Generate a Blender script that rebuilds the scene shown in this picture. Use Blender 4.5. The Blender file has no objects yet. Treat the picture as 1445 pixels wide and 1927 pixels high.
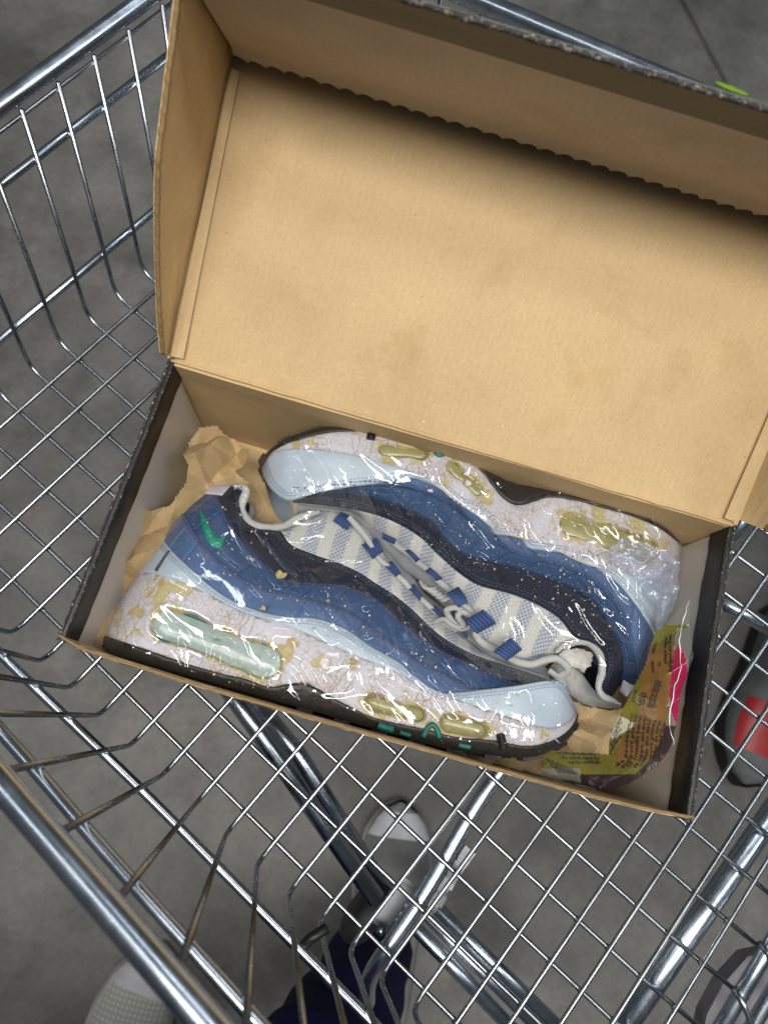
import bpy, math, random
import numpy as np
random.seed(7)
rng = np.random.RandomState(11)
S = bpy.context.scene
COL = S.collection

# ------------------------------------------------------------------ camera, world, lights, exposure
CAM_R = np.array([[0.9598, 0.2649, 0.0928], [0.2803, -0.9233, -0.2626], [0.0162, 0.2780, -0.9604]])
u_, s_, v_ = np.linalg.svd(CAM_R); CAM_R = u_ @ v_
CAM_C = np.array([-0.0358, -0.0883, 0.4140])
FPX = 1400.0                                   # focal length in pixels of a 1445 x 1927 frame
cam_d = bpy.data.cameras.new('camera')
cam = bpy.data.objects.new('camera', cam_d); COL.objects.link(cam)
from mathutils import Matrix, Vector
M = Matrix.Identity(4)
for i in range(3):
    M[i][0] = CAM_R[0][i]; M[i][1] = -CAM_R[1][i]; M[i][2] = -CAM_R[2][i]; M[i][3] = CAM_C[i]
cam.matrix_world = M
cam_d.sensor_width = 36.0; cam_d.sensor_fit = 'AUTO'
cam_d.lens = FPX / 1927 * 36.0
cam_d.clip_start = 0.01; cam_d.clip_end = 100
cam_d.dof.use_dof = True; cam_d.dof.focus_distance = 0.44; cam_d.dof.aperture_fstop = 8.5
S.camera = cam

world = bpy.data.worlds.new('World'); S.world = world; world.use_nodes = True
bg = world.node_tree.nodes['Background']
bg.inputs[0].default_value = (0.80, 0.90, 1.0, 1); bg.inputs[1].default_value = 0.075

def area(name, loc, target, sx, sy, power, color, spread=180):
    d = bpy.data.lights.new(name, 'AREA'); d.shape = 'RECTANGLE'; d.size = sx; d.size_y = sy
    d.energy = power; d.color = color; d.spread = math.radians(spread)
    o = bpy.data.objects.new(name, d); COL.objects.link(o)
    o.location = loc
    o.rotation_euler = (Vector(target) - Vector(loc)).to_track_quat('-Z', 'Y').to_euler()
    return o
# ceiling fluorescent rows of the hall plus two added lamps, seen only as light
area('overhead_light', (-0.05, -0.53, 2.3), (0, 0, 0), 1.8, 0.58, 63, (1.0, 0.965, 0.90))
area('overhead_light', (-1.70, 0.20, 2.3), (0, 0, 0), 0.22, 2.2, 7, (0.90, 0.955, 1.0))
area('overhead_light', (1.60, 0.20, 2.3), (0, 0, 0), 0.22, 2.2, 16, (0.90, 0.955, 1.0))  # added on the right to brighten the tray's left inner wall
area('overhead_light', (0.45, 1.55, 2.3), (0, 0, 0), 2.0, 0.16, 12, (0.90, 0.955, 1.0))  # narrow lamp added at the back for highlights on the metal

S.view_settings.view_transform = 'Standard'; S.view_settings.look = 'None'
S.view_settings.exposure = 0.0; S.view_settings.gamma = 1.0; S.view_settings.use_curve_mapping = False
S.render.engine = 'CYCLES'
S.cycles.use_denoising = True
S.cycles.max_bounces = 7; S.cycles.diffuse_bounces = 3; S.cycles.glossy_bounces = 4; S.cycles.use_adaptive_sampling = True; S.cycles.adaptive_threshold = 0.015; S.cycles.transparent_max_bounces = 24
S.cycles.caustics_reflective = False; S.cycles.caustics_refractive = False
S.cycles.sample_clamp_indirect = 6

# ------------------------------------------------------------------ helpers
def at(x, y, z):
    """surveyed point: where the sight line of a picture point meets the level z"""
    d = CAM_R.T @ np.array([(x - 722.5) / FPX, (y - 963.5) / FPX, 1.0])
    return CAM_C + d * (z - CAM_C[2]) / d[2]

def link(o, parent=None):
    COL.objects.link(o)
    if parent is not None: o.parent = parent
    return o

def empty(name, label, cat, group=None, kind=None):
    o = bpy.data.objects.new(name, None); COL.objects.link(o); o.empty_display_size = 0.02
    o['label'] = label; o['category'] = cat
    if group: o['group'] = group
    if kind: o['kind'] = kind
    return o

def mesh(name, v, f, mat, parent=None, smooth=True, label=None, kind=None, uv=None, attr=None):
    me = bpy.data.meshes.new(name)
    me.from_pydata([tuple(map(float, p)) for p in v], [], [tuple(int(i) for i in q) for q in f])
    me.update()
    if smooth: me.polygons.foreach_set('use_smooth', [True] * len(me.polygons))
    mats = mat if isinstance(mat, (list, tuple)) else [mat]
    for m in mats: me.materials.append(m)
    if uv is not None:
        l = me.uv_layers.new(name='uv')
        li = np.zeros(len(me.loops), dtype=np.int32); me.loops.foreach_get('vertex_index', li)
        l.data.foreach_set('uv', np.asarray(uv, dtype=np.float32)[li].ravel())
    if attr:
        for k, val in attr.items():
            val = np.asarray(val, dtype=np.float32)
            if val.ndim == 1:
                a = me.attributes.new(k, 'FLOAT', 'POINT'); a.data.foreach_set('value', val)
            else:
                a = me.attributes.new(k, 'FLOAT_COLOR', 'POINT')
                a.data.foreach_set('color', np.hstack([val, np.ones((len(val), 1), np.float32)]).ravel())
    o = bpy.data.objects.new(name, me); link(o, parent)
    if label: o['label'] = label
    if kind: o['kind'] = kind
    return o

def tag(o, label, cat, group=None, kind=None):
    o['label'] = label; o['category'] = cat
    if group: o['group'] = group
    if kind: o['kind'] = kind
    return o

def resample(c, n):
    c = np.asarray(c, float)
    d = np.r_[0, np.cumsum(np.linalg.norm(np.diff(c, axis=0), axis=1))]
    t = np.linspace(0, d[-1], n)
    return np.stack([np.interp(t, d, c[:, k]) for k in range(c.shape[1])], 1)

def smooth_curve(c, n, it=2):
    """rounded polyline through the points, resampled evenly"""
    c = np.asarray(c, float)
    if len(c) > 2:
        p = np.vstack([2 * c[0] - c[1], c, 2 * c[-1] - c[-2]])
        out = []
        for i in range(1, len(p) - 2):
            for t in np.linspace(0, 1, 9)[:-1]:
                a, b, cc, d = p[i - 1], p[i], p[i + 1], p[i + 2]
                out.append(0.5 * ((2 * b) + (cc - a) * t + (2 * a - 5 * b + 4 * cc - d) * t * t + (3 * b - a - 3 * cc + d) * t ** 3))
        out.append(c[-1]); c = np.array(out)
    return resample(c, n)

def sweep(pts, r, sides=8, cap=True):
    pts = np.asarray(pts, float); n = len(pts)
    r = np.full(n, r) if np.isscalar(r) else np.asarray(r)
    T = np.gradient(pts, axis=0); T /= np.linalg.norm(T, axis=1)[:, None] + 1e-12
    ref = np.array([0, 0, 1.0]) if abs(T[0][2]) < 0.9 else np.array([1.0, 0, 0])
    N = np.cross(T[0], ref); N /= np.linalg.norm(N)
    V = []; ang = np.linspace(0, 2 * math.pi, sides, endpoint=False)
    for i in range(n):
        N = N - T[i] * (N @ T[i]); N /= np.linalg.norm(N) + 1e-12
        B = np.cross(T[i], N)
        V.append(pts[i] + r[i] * (np.cos(ang)[:, None] * N + np.sin(ang)[:, None] * B))
    V = np.vstack(V); Fc = []
    for i in range(n - 1):
        for k in range(sides):
            k2 = (k + 1) % sides
            Fc.append((i * sides + k, i * sides + k2, (i + 1) * sides + k2, (i + 1) * sides + k))
    if cap:
        Fc.append(tuple(range(sides - 1, -1, -1))); Fc.append(tuple((n - 1) * sides + k for k in range(sides)))
    return V, Fc

def tube(name, pts, r, mat, parent, sides=10, n=None, curve=False, label=None):
    if curve: pts = smooth_curve(pts, n or 8 * len(pts))
    V, Fc = sweep(pts, r, sides)
    return mesh(name, V, Fc, mat, parent, label=label)

class Bag:
    """collects islands into one mesh"""
    def __init__(s): s.v = []; s.f = []; s.n = 0
    def add(s, V, Fc):
        s.v.append(np.asarray(V, float)); s.f += [tuple(i + s.n for i in q) for q in Fc]; s.n += len(V)
    def build(s, name, mat, parent=None, **k):
        return mesh(name, np.vstack(s.v), s.f, mat, parent, **k)

def box_vf(c, ex, ey, ez):
    c, ex, ey, ez = map(np.asarray, (c, ex, ey, ez))
    V = [c + i * ex + j * ey + k * ez for k in (-.5, .5) for j in (-.5, .5) for i in (-.5, .5)]
    return np.array(V), [(0, 2, 3, 1), (4, 5, 7, 6), (0, 1, 5, 4), (2, 6, 7, 3), (0, 4, 6, 2), (1, 3, 7, 5)]

# value noise in the plane
_tab = np.random.RandomState(3).rand(256, 256)
def vnoise(x, y, sc, seed=0):
    x = np.asarray(x) * sc + seed * 17.3; y = np.asarray(y) * sc + seed * 31.7
    xi = np.floor(x).astype(int); yi = np.floor(y).astype(int); fx = x - xi; fy = y - yi
    fx = fx * fx * (3 - 2 * fx); fy = fy * fy * (3 - 2 * fy)
    g = lambda a, b: _tab[a % 256, b % 256]
    return (g(xi, yi) * (1 - fx) + g(xi + 1, yi) * fx) * (1 - fy) + (g(xi, yi + 1) * (1 - fx) + g(xi + 1, yi + 1) * fx) * fy
def fbm(x, y, sc, seed=0, o=4):
    r = 0; a = .5; t = 0
    for k in range(o):
        r = r + a * vnoise(x, y, sc * 2 ** k, seed + k); t += a; a *= .5
    return r / t
def crumple(x, y, seed, lam=0.03, n=7):
    """folded-paper facets: triangle waves in random directions, warped"""
    rs = np.random.RandomState(seed); r = 0
    wx = x + .35 * lam * (fbm(x, y, .7 / lam, seed) - .5) * 2; wy = y + .35 * lam * (fbm(x, y, .7 / lam, seed + 5) - .5) * 2
    for k in range(n):
        a = rs.rand() * math.pi; l = lam * (0.6 + 1.1 * rs.rand()); ph = rs.rand()
        u = (wx * math.cos(a) + wy * math.sin(a)) / l + ph
        tri = np.abs(u - np.floor(u) - .5) * 2
        r = r + (tri - .5) * l / lam * (.4 + .6 * vnoise(x, y, 1.3 / lam, seed + 40 + k))
    return r / n

def facet(x, y, cell, seed):
    """random heights on a skewed lattice, joined by flat triangles: sharp paper folds"""
    k = (x + y) * .366; xs = (x + k) / cell + seed * 7.1; ys = (y + k * .8) / cell + seed * 3.3
    i = np.floor(xs).astype(int); j = np.floor(ys).astype(int); a = xs - i; c = ys - j
    g = lambda p, q: _tab[(p * 7 + seed) % 256, (q * 11 + seed * 5) % 256]
    lo = g(i, j) + a * (g(i + 1, j) - g(i, j)) + c * (g(i + 1, j + 1) - g(i + 1, j))
    hi = g(i, j) + c * (g(i, j + 1) - g(i, j)) + a * (g(i + 1, j + 1) - g(i, j + 1))
    return np.where(a > c, lo, hi) - .5

def grid_faces(nr, nc):
    idx = np.arange(nr * nc).reshape(nr, nc)
    return np.stack([idx[:-1, :-1].ravel(), idx[:-1, 1:].ravel(), idx[1:, 1:].ravel(), idx[1:, :-1].ravel()], 1)

def in_poly(x, y, poly):
    poly = np.asarray(poly); r = np.zeros(np.shape(x), bool); j = len(poly) - 1
    for i in range(len(poly)):
        xi, yi = poly[i][:2]; xj, yj = poly[j][:2]
        c = ((yi > y) != (yj > y)) & (x < (xj - xi) * (y - yi) / (yj - yi + 1e-15) + xi)
        r ^= c; j = i
    return r

# ------------------------------------------------------------------ materials
class NT:
    def __init__(s, name):
        s.m = bpy.data.materials.new(name); s.m.use_nodes = True
        s.t = s.m.node_tree; s.n = s.t.nodes; s.l = s.t.links
        s.b = s.n['Principled BSDF']; s.out = s.n['Material Output']
    def node(s, ty, **kw):
        n = s.n.new(ty)
        for k, v in kw.items():
            if k.startswith('_'): setattr(n, k[1:], v)
            else:
                i = n.inputs[int(k[1:])] if (k[0] == 'i' and k[1:].isdigit()) else n.inputs[k.replace('__', ' ')]
                if hasattr(v, 'is_linked') or isinstance(v, bpy.types.NodeSocket): s.l.new(v, i)
                else: i.default_value = v
        return n
    def co(s, kind='Object'): return s.node('ShaderNodeTexCoord').outputs[kind]
    def mapped(s, scale, src=None, rot=(0, 0, 0)):
        return s.node('ShaderNodeMapping', Vector=src or s.co(), Scale=scale, Rotation=rot).outputs[0]
    def noise(s, sc, det=4, src=None, rough=.55, dist=0.0):
        return s.node('ShaderNodeTexNoise', Vector=src or s.co(), Scale=sc, Detail=det, Roughness=rough, Distortion=dist).outputs[0]
    def ramp(s, fac, stops):
        n = s.node('ShaderNodeValToRGB', Fac=fac); e = n.color_ramp.elements
        while len(e) < len(stops): e.new(0.5)
        for k, (p, c) in enumerate(stops):
            e[k].position = p; e[k].color = (c, c, c, 1) if np.isscalar(c) else tuple(c) + (1,)
        return n.outputs[0]
    def mix(s, f, a, b, mode='MIX'):
        n = s.node('ShaderNodeMix', _data_type='RGBA', _blend_type=mode)
        for k, v in ((0, f), (6, a), (7, b)):
            if isinstance(v, bpy.types.NodeSocket): s.l.new(v, n.inputs[k])
            else: n.inputs[k].default_value = v if k == 0 else (tuple(v) + (1,) if len(v) == 3 else v)
        return n.outputs[2]
    def math(s, op, a, b=0.0, clamp=False):
        n = s.node('ShaderNodeMath', _operation=op); n.use_clamp = clamp
        for i, v in ((0, a), (1, b)):
            if isinstance(v, bpy.types.NodeSocket): s.l.new(v, n.inputs[i])
            else: n.inputs[i].default_value = v
        return n.outputs[0]
    def bump(s, h, strength=.3, dist=.001):
        n = s.node('ShaderNodeBump', Height=h, Strength=strength, Distance=dist)
        s.l.new(n.outputs[0], s.b.inputs['Normal']); return n
    def set(s, **k):
        for a, v in k.items():
            i = s.b.inputs[a.replace('__', ' ')]
            if isinstance(v, bpy.types.NodeSocket): s.l.new(v, i)
            else: i.default_value = tuple(v) + (1,) if (hasattr(v, '__len__') and len(v) == 3) else v
        return s

def simple(name, col, rough=.5, metal=0.0, var=.12, nsc=60, bump=.15, bsc=900, bd=.0004, spec=.5):
    t = NT(name)
    n = t.noise(nsc, 4)
    f = t.ramp(n, [(.3, 1 - var), (.7, 1 + var)])
    c = t.mix(1.0, col, f, 'MULTIPLY')
    t.set(Base__Color=c, Roughness=rough, Metallic=metal, Specular__IOR__Level=spec)
    if bump: t.bump(t.noise(bsc, 3), bump, bd)
    return t.m

def kraft_mat(name, col, sheen=False, specks=True):
    t = NT(name)
    big = t.noise(9, 5)
    fib = t.noise(1.0, 5, t.mapped((420, 60, 420)), .7)
    fine = t.noise(700, 3)
    flute = t.node('ShaderNodeTexWave', Vector=t.co(), Scale=82, Distortion=1.2, Detail=2, Detail__Scale=3.0).outputs[1]
    c = t.mix(1.0, col, t.ramp(big, [(.28, (.80, .77, .72)), (.5, (1, 1, 1)), (.72, (1.10, 1.09, 1.07))]), 'MULTIPLY')
    c = t.mix(1.0, c, t.ramp(fib, [(.25, .93), (.75, 1.06)]), 'MULTIPLY')
    c = t.mix(1.0, c, t.ramp(fine, [(.3, .94), (.7, 1.05)]), 'MULTIPLY')
    c = t.mix(1.0, c, t.ramp(flute, [(.0, .985), (1.0, 1.012)]), 'MULTIPLY')
    if specks:
        v = t.node('ShaderNodeTexVoronoi', Vector=t.co(), Scale=120, Randomness=1.0)
        sp = t.math('LESS_THAN', v.outputs[0], .05)
        keep = t.math('GREATER_THAN', t.node('ShaderNodeSeparateColor', Color=v.outputs[1]).outputs[0], .8)
        c = t.mix(t.math('MULTIPLY', t.math('MULTIPLY', sp, keep), .65), c, (.10, .07, .04))
        v2 = t.node('ShaderNodeTexVoronoi', Vector=t.mapped((1, 1, 1), rot=(.3, .5, .7)), Scale=70, Randomness=1.0)
        sp2 = t.math('LESS_THAN', v2.outputs[0], .04)
        keep2 = t.math('GREATER_THAN', t.node('ShaderNodeSeparateColor', Color=v2.outputs[1]).outputs[0], .85)
        c = t.mix(t.math('MULTIPLY', t.math('MULTIPLY', sp2, keep2), .7), c, (.8, .75, .65))
    st = t.ramp(t.noise(22, 6, rough=.65), [(.55, 0.0), (.70, .5)])
    c = t.mix(st, c, t.mix(1.0, c, (.80, .72, .62), 'MULTIPLY'))
    t.set(Base__Color=c, Roughness=.62, Specular__IOR__Level=.35)
    t.bump(t.math('ADD', t.math('MULTIPLY', fib, .5), fine), .25, .0003)
    return t.m

KRAFT = kraft_mat('kraft_board', (.575, .412, .215))
KRAFT_EDGE = kraft_mat('kraft_board_edge', (.27, .175, .08), specks=False)
KRAFT_PAPER = kraft_mat('kraft_paper', (.41, .29, .148), specks=False)
TAN_PAPER = kraft_mat('tan_wrapping_paper', (.72, .53, .29), specks=False)
GREY_LINER = kraft_mat('greyish_board_liner', (.60, .51, .41), specks=False)

def black_board():
    t = NT('black_printed_board')
    sc = t.ramp(t.noise(260, 6, rough=.75), [(.60, 0.0), (.70, .5)])
    band = t.ramp(t.noise(18, 4), [(.35, .15), (.7, 1.0)])
    c = t.mix(t.math('MULTIPLY', sc, band), (.011, .0105, .010), (.13, .12, .11))
    v = t.node('ShaderNodeTexVoronoi', Vector=t.co(), Scale=160)
    dust = t.math('LESS_THAN', v.outputs[0], .07)
    c = t.mix(t.math('MULTIPLY', dust, .45), c, (.5, .45, .36))
    t.set(Base__Color=c, Roughness=.42); t.bump(t.noise(500, 3), .2, .0003); return t.m
BLACK_BOARD = black_board()
def scuffed_edge():
    t = NT('scuffed_black_edge')
    f = t.ramp(t.noise(420, 6, rough=.8), [(.53, 0.0), (.62, 1.0)])
    c = t.mix(f, (.02, .019, .018), (.32, .29, .24))
    t.set(Base__Color=c, Roughness=.7); t.bump(t.noise(700, 3), .6, .0006); return t.m
SCUFF_EDGE = scuffed_edge()
def silver_liner():
    t = NT('pale_coated_board')
    n = t.noise(14, 4, t.mapped((1, 1, .4)))
    c = t.mix(n, (.46, .40, .33), (.60, .57, .53))
    t.set(Base__Color=c, Roughness=.30); t.bump(t.noise(40, 3), .1, .002); return t.m
PALE_LINER = silver_liner()

def zinc():
    t = NT('zinc_plated_wire')
    n = t.noise(30, 3)
    c = t.mix(n, (.34, .36, .385), (.52, .545, .57))
    t.set(Base__Color=c, Metallic=1.0, Roughness=t.ramp(t.noise(60, 2), [(.3, .22), (.7, .34)]))
    return t.m
ZINC = zinc()
def zinc_tube():
    t = NT('zinc_plated_tube')
    n = t.noise(60, 5)
    c = t.mix(n, (.40, .46, .54), (.66, .72, .80))
    sp = t.ramp(t.noise(300, 5, rough=.7), [(.62, 0.0), (.72, .5)])
    c = t.mix(sp, c, (.25, .27, .30))
    t.set(Base__Color=c, Metallic=1.0, Roughness=t.ramp(t.noise(70, 3), [(.3, .20), (.7, .32)])); t.bump(t.noise(120, 3), .05, .0005)
    return t.m
ZINC_TUBE = zinc_tube()

def concrete():
    t = NT('concrete_floor')
    a = t.noise(2.2, 6, rough=.6); b = t.noise(14, 5); f = t.noise(160, 4)
    c = t.mix(t.ramp(a, [(.3, 0), (.7, 1)]), (.088, .086, .080), (.215, .210, .195))
    c = t.mix(1.0, c, t.ramp(b, [(.3, .72), (.7, 1.18)]), 'MULTIPLY')
    c = t.mix(1.0, c, t.ramp(f, [(.3, .86), (.7, 1.10)]), 'MULTIPLY')
    st = t.ramp(t.noise(5.5, 6, rough=.7), [(.53, 0.0), (.68, .7)])
    c = t.mix(st, c, (.066, .064, .059))
    gr = t.ramp(t.noise(240, 6, rough=.8), [(.62, 0.0), (.70, .55)])
    c = t.mix(gr, c, (.05, .048, .044))
    ru = t.ramp(t.noise(3.1, 4, t.mapped((1, 1, 1), rot=(0, 0, 1.1))), [(.66, 0.0), (.8, .25)])
    c = t.mix(ru, c, (.14, .09, .05))
    t.set(Base__Color=c, Roughness=.6); t.bump(t.math('ADD', f, b), .25, .002); return t.m
CONCRETE = concrete()

# sneaker materials
def leather(name, col, grain=1400, rough=.42, var=.10):
    t = NT(name)
    c = t.mix(1.0, col, t.ramp(t.noise(45, 4), [(.3, 1 - var), (.7, 1 + var)]), 'MULTIPLY')
    du = t.ramp(t.noise(900, 4, rough=.8), [(.68, 0.0), (.76, .16)])
    c = t.mix(du, c, (.42, .42, .42))
    t.set(Base__Color=c, Roughness=rough, Specular__IOR__Level=.45); t.bump(t.noise(grain, 3), .22, .0004); return t.m
PALE_BLUE = leather('pale_ice_blue_leather', (.45, .53, .61))
BLUE_MID = leather('mid_blue_nubuck', (.066, .120, .250), rough=.75)
BLUE_DEEP = leather('deep_blue_nubuck', (.022, .062, .155), rough=.75)
NAVY = leather('navy_nubuck', (.0045, .008, .022), rough=.8)
LAVENDER = leather('lavender_leather', (.60, .58, .72))
THREAD_BLUE = simple('blue_thread', (.05, .09, .20), .7, bump=0)
THREAD_PALE = simple('grey_blue_thread', (.26, .34, .46), .7, bump=0)
THREAD_DARK = simple('dark_thread', (.045, .055, .095), .7, bump=0)
THREAD_WINE = simple('wine_thread', (.085, .035, .075), .7, bump=0)

def midsole_mat():
    t = NT('cracked_midsole_paint')
    w = t.node('ShaderNodeAttribute', _attribute_name='wear').outputs['Fac']
    co = t.co()
    warp = t.node('ShaderNodeMixRGB', _blend_type='ADD', Fac=.006, Color1=co, Color2=t.node('ShaderNodeTexNoise', Vector=co, Scale=170, Detail=3).outputs[1]).outputs[0]
    uv = t.node('ShaderNodeUVMap', _uv_map='uv').outputs[0]
    uvw = t.node('ShaderNodeMixRGB', _blend_type='ADD', Fac=.004, Color1=uv, Color2=t.node('ShaderNodeTexNoise', Vector=co, Scale=220, Detail=4).outputs[1]).outputs[0]
    v2 = t.node('ShaderNodeTexVoronoi', Vector=t.mapped((150, 52, 1), uvw), Scale=1.0, _feature='DISTANCE_TO_EDGE', _voronoi_dimensions='2D')
    v = t.node('ShaderNodeTexVoronoi', Vector=t.mapped((480, 300, 1), uvw), Scale=1.0, _feature='DISTANCE_TO_EDGE', _voronoi_dimensions='2D')
    cr2 = t.math('MULTIPLY', t.ramp(v2.outputs[0], [(.012, 1.0), (.040, 0.0)]), t.ramp(t.noise(55, 3), [(.46, 0.0), (.58, 1.0)]))
    cr = t.math('MULTIPLY', t.ramp(v.outputs[0], [(.02, .75), (.10, 0.0)]), t.ramp(t.noise(48, 4), [(.40, 0.0), (.60, 1.0)]))
    cr = t.math('MAXIMUM', cr, cr2)
    dots = t.ramp(t.noise(560, 6, rough=.8), [(.515, 0.0), (.60, 1.0)])
    dots = t.math('MULTIPLY', dots, t.ramp(t.noise(26, 4), [(.36, .15), (.62, .85)]))
    lav = t.mix(t.noise(35, 4), (.52, .505, .57), (.62, .605, .655))
    foam = t.mix(t.ramp(t.noise(110, 5), [(.3, 0), (.7, 1)]), (.42, .31, .14), (.60, .51, .29))
    olive = t.mix(t.ramp(t.noise(55, 4), [(.35, 0), (.7, .9)]), foam, (.45, .41, .19))
    c = t.mix(t.math('MAXIMUM', cr, dots, True), lav, (.36, .25, .15))
    c = t.mix(w, c, olive)
    t.set(Base__Color=c, Roughness=.62)
    h = t.math('SUBTRACT', t.math('MULTIPLY', t.math('SUBTRACT', 1.0, cr), .8), t.math('MULTIPLY', w, .8))
    t.bump(t.math('ADD', h, t.math('MULTIPLY', t.noise(650, 4), .4)), .55, .0008); return t.m
MIDSOLE = midsole_mat()
def rubber():
    t = NT('black_outsole_rubber')
    f = t.ramp(t.noise(700, 5, rough=.8), [(.64, 0.0), (.72, .4)])
    c = t.mix(f, (.007, .007, .008), (.28, .25, .20))
    t.set(Base__Color=c, Roughness=.45); t.bump(t.noise(500, 4), .5, .0008); return t.m
RUBBER = rubber()
TEAL = simple('teal_rubber', (.0, .125, .09), .5, var=.35, nsc=250)
def window_mat(name, a, b, d):
    t = NT(name)
    c = t.mix(t.ramp(t.noise(65, 5), [(.3, 0), (.7, 1)]), a, b)
    c = t.mix(t.ramp(t.noise(150, 5, rough=.7), [(.58, 0.0), (.70, .8)]), c, d)
    t.set(Base__Color=c, Roughness=.4, Coat__Weight=.35, Coat__Roughness=.12); t.bump(t.noise(260, 4), .35, .0006); return t.m
WIN_TEAL = window_mat('clouded_teal_air_window', (.19, .275, .25), (.36, .43, .405), (.05, .14, .11))
WIN_OLIVE = window_mat('yellowed_olive_air_window', (.23, .215, .075), (.33, .30, .12), (.46, .38, .20))
WIN_RIM_TEAL = simple('dark_teal_window_rim', (.03, .12, .09), .4, var=.3)
WIN_RIM_OLIVE = simple('olive_window_rim', (.22, .17, .07), .7, var=.3)
def fabric_mat():
    t = NT('striped_mesh_fabric')
    uv = t.node('ShaderNodeUVMap', _uv_map='uv').outputs[0]
    sx = t.node('ShaderNodeSeparateXYZ', Vector=uv)
    stripe = t.math('SINE', t.math('MULTIPLY', t.math('ADD', sx.outputs[0], t.math('MULTIPLY', t.noise(40, 2), .006)), 2 * math.pi / .0185))
    zone = t.ramp(t.math('ADD', t.math('MULTIPLY', stripe, .5), .5), [(.30, 0.0), (.62, 1.0)])
    k = 2 * math.pi / .0021
    a = t.math('MULTIPLY', t.math('ADD', sx.outputs[0], sx.outputs[1]), k * .72)
    b = t.math('MULTIPLY', t.math('SUBTRACT', sx.outputs[0], sx.outputs[1]), k * .72)
    dot = t.math('MULTIPLY', t.math('ADD', t.math('SINE', a), 1.0), t.math('ADD', t.math('SINE', b), 1.0))
    hole = t.math('MULTIPLY', t.ramp(t.math('MULTIPLY', dot, .25), [(.16, 0.0), (.34, 1.0)]), zone)
    cream = t.mix(t.noise(60, 3), (.54, .54, .53), (.63, .62, .56))
    knit = t.noise(1300, 3)
    cream = t.mix(1.0, cream, t.ramp(knit, [(.3, .80), (.7, 1.1)]), 'MULTIPLY')
    c = t.mix(t.math('MULTIPLY', zone, .40), cream, (.42, .47, .56))
    c = t.mix(t.math('MULTIPLY', hole, .70), c, (.13, .18, .31))
    t.set(Base__Color=c, Roughness=.85, Specular__IOR__Level=.2)
    t.bump(t.math('SUBTRACT', t.math('MULTIPLY', knit, .6), hole), .7, .0008); return t.m
FABRIC = fabric_mat()
WHITE_KNIT = simple('white_knit_lining', (.52, .52, .51), .95, bump=.8, bsc=1300, bd=.0014, spec=.2)
GREY_SATIN = simple('grey_satin_tongue', (.33, .34, .36), .5, bump=.4, bsc=800)
def lace_mat():
    t = NT('white_woven_lace')
    w = t.node('ShaderNodeTexWave', Vector=t.co(), Scale=420, Distortion=3.0, Detail=2)
    c = t.mix(w.outputs[1], (.42, .43, .44), (.60, .60, .59))
    t.set(Base__Color=c, Roughness=.85, Specular__IOR__Level=.2); t.bump(w.outputs[1], .6, .0006); return t.m
LACE = lace_mat()
WEBBING = simple('blue_ribbed_webbing', (.020, .044, .140), .7, bump=.3)
WEBBING_RIB = simple('blue_webbing_rib', (.034, .068, .185), .7, bump=.2)
EMBROID = simple('teal_green_embroidery', (.0, .215, .145), .5, var=.25, nsc=700, bump=.5, bsc=1600)
FOAM_CRUMB = simple('crumbled_foam', (.60, .50, .31), .9, var=.3, nsc=90)
FOAM_PALE = simple('crumbled_paint_flake', (.62, .58, .58), .8, var=.2)

def film_mat(name, tint=(1, 1, 1), haze=.006, gloss=.072, edge=.22, rough=.045, bs=.06, bscale=60, hz=(.8, .86, .95)):
    t = NT(name)
    t.n.remove(t.b)
    bump = t.node('ShaderNodeBump', Height=t.noise(bscale, 4, rough=.6, dist=.6), Strength=bs, Distance=.0022)
    tr = t.node('ShaderNodeBsdfTransparent', Color=tuple(tint) + (1,))
    gl = t.node('ShaderNodeBsdfGlossy', Color=(1, 1, 1, 1), Roughness=rough, Normal=bump.outputs[0])
    df = t.node('ShaderNodeBsdfDiffuse', Color=tuple(hz) + (1,), Normal=bump.outputs[0])
    lw = t.node('ShaderNodeLayerWeight', Blend=.35, Normal=bump.outputs[0])
    fac = t.math('ADD', t.math('MULTIPLY', t.math('POWER', lw.outputs['Facing'], 2.2), edge), gloss, True)
    m1 = t.node('ShaderNodeMixShader', Fac=haze, i1=tr.outputs[0], i2=df.outputs[0])
    m2 = t.node('ShaderNodeMixShader', Fac=fac, i1=m1.outputs[0], i2=gl.outputs[0])
    t.l.new(m2.outputs[0], t.out.inputs['Surface']); return t.m
FILM = film_mat('clear_plastic_film')
FILM_CRINKLED = film_mat('crinkled_plastic_film', haze=.30, gloss=.12, edge=.6, rough=.08, bs=.6, bscale=190, hz=(.50, .57, .80))
FILM_CLEAR_BAG = film_mat('clear_bag_film', haze=.10, gloss=.07, edge=.5, rough=.08, bs=.5, bscale=90)

# ------------------------------------------------------------------ setting: the concrete ground
GZ = -0.66
j0 = at(1268, -30, GZ); j1 = at(1385, 195, GZ)
jd = (j1 - j0)[:2]; jd /= np.linalg.norm(jd); jn = np.array([-jd[1], jd[0]])
def gpt(s, w, z): return (j0[0] + jd[0] * s + jn[0] * w, j0[1] + jd[1] * s + jn[1] * w, z)
gv = []; ss = np.linspace(-6, 6, 61)
ws = [-6, -.0075, -.0050, .0040, .0060, 6]; zs = [GZ, GZ, GZ - .008, GZ - .008, GZ, GZ]
for s in ss:
    k = (vnoise(s, 0 * s, 9, 3) - .5) * .006
    for w, z in zip(ws, zs): gv.append(gpt(s, w + (k if abs(w) < 1 else 0), z))
g = mesh('ground', gv, grid_faces(len(ss), 6), CONCRETE, smooth=False); g['kind'] = 'structure'
g['label'] = 'worn grey concrete floor with a thin joint line'
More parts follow.
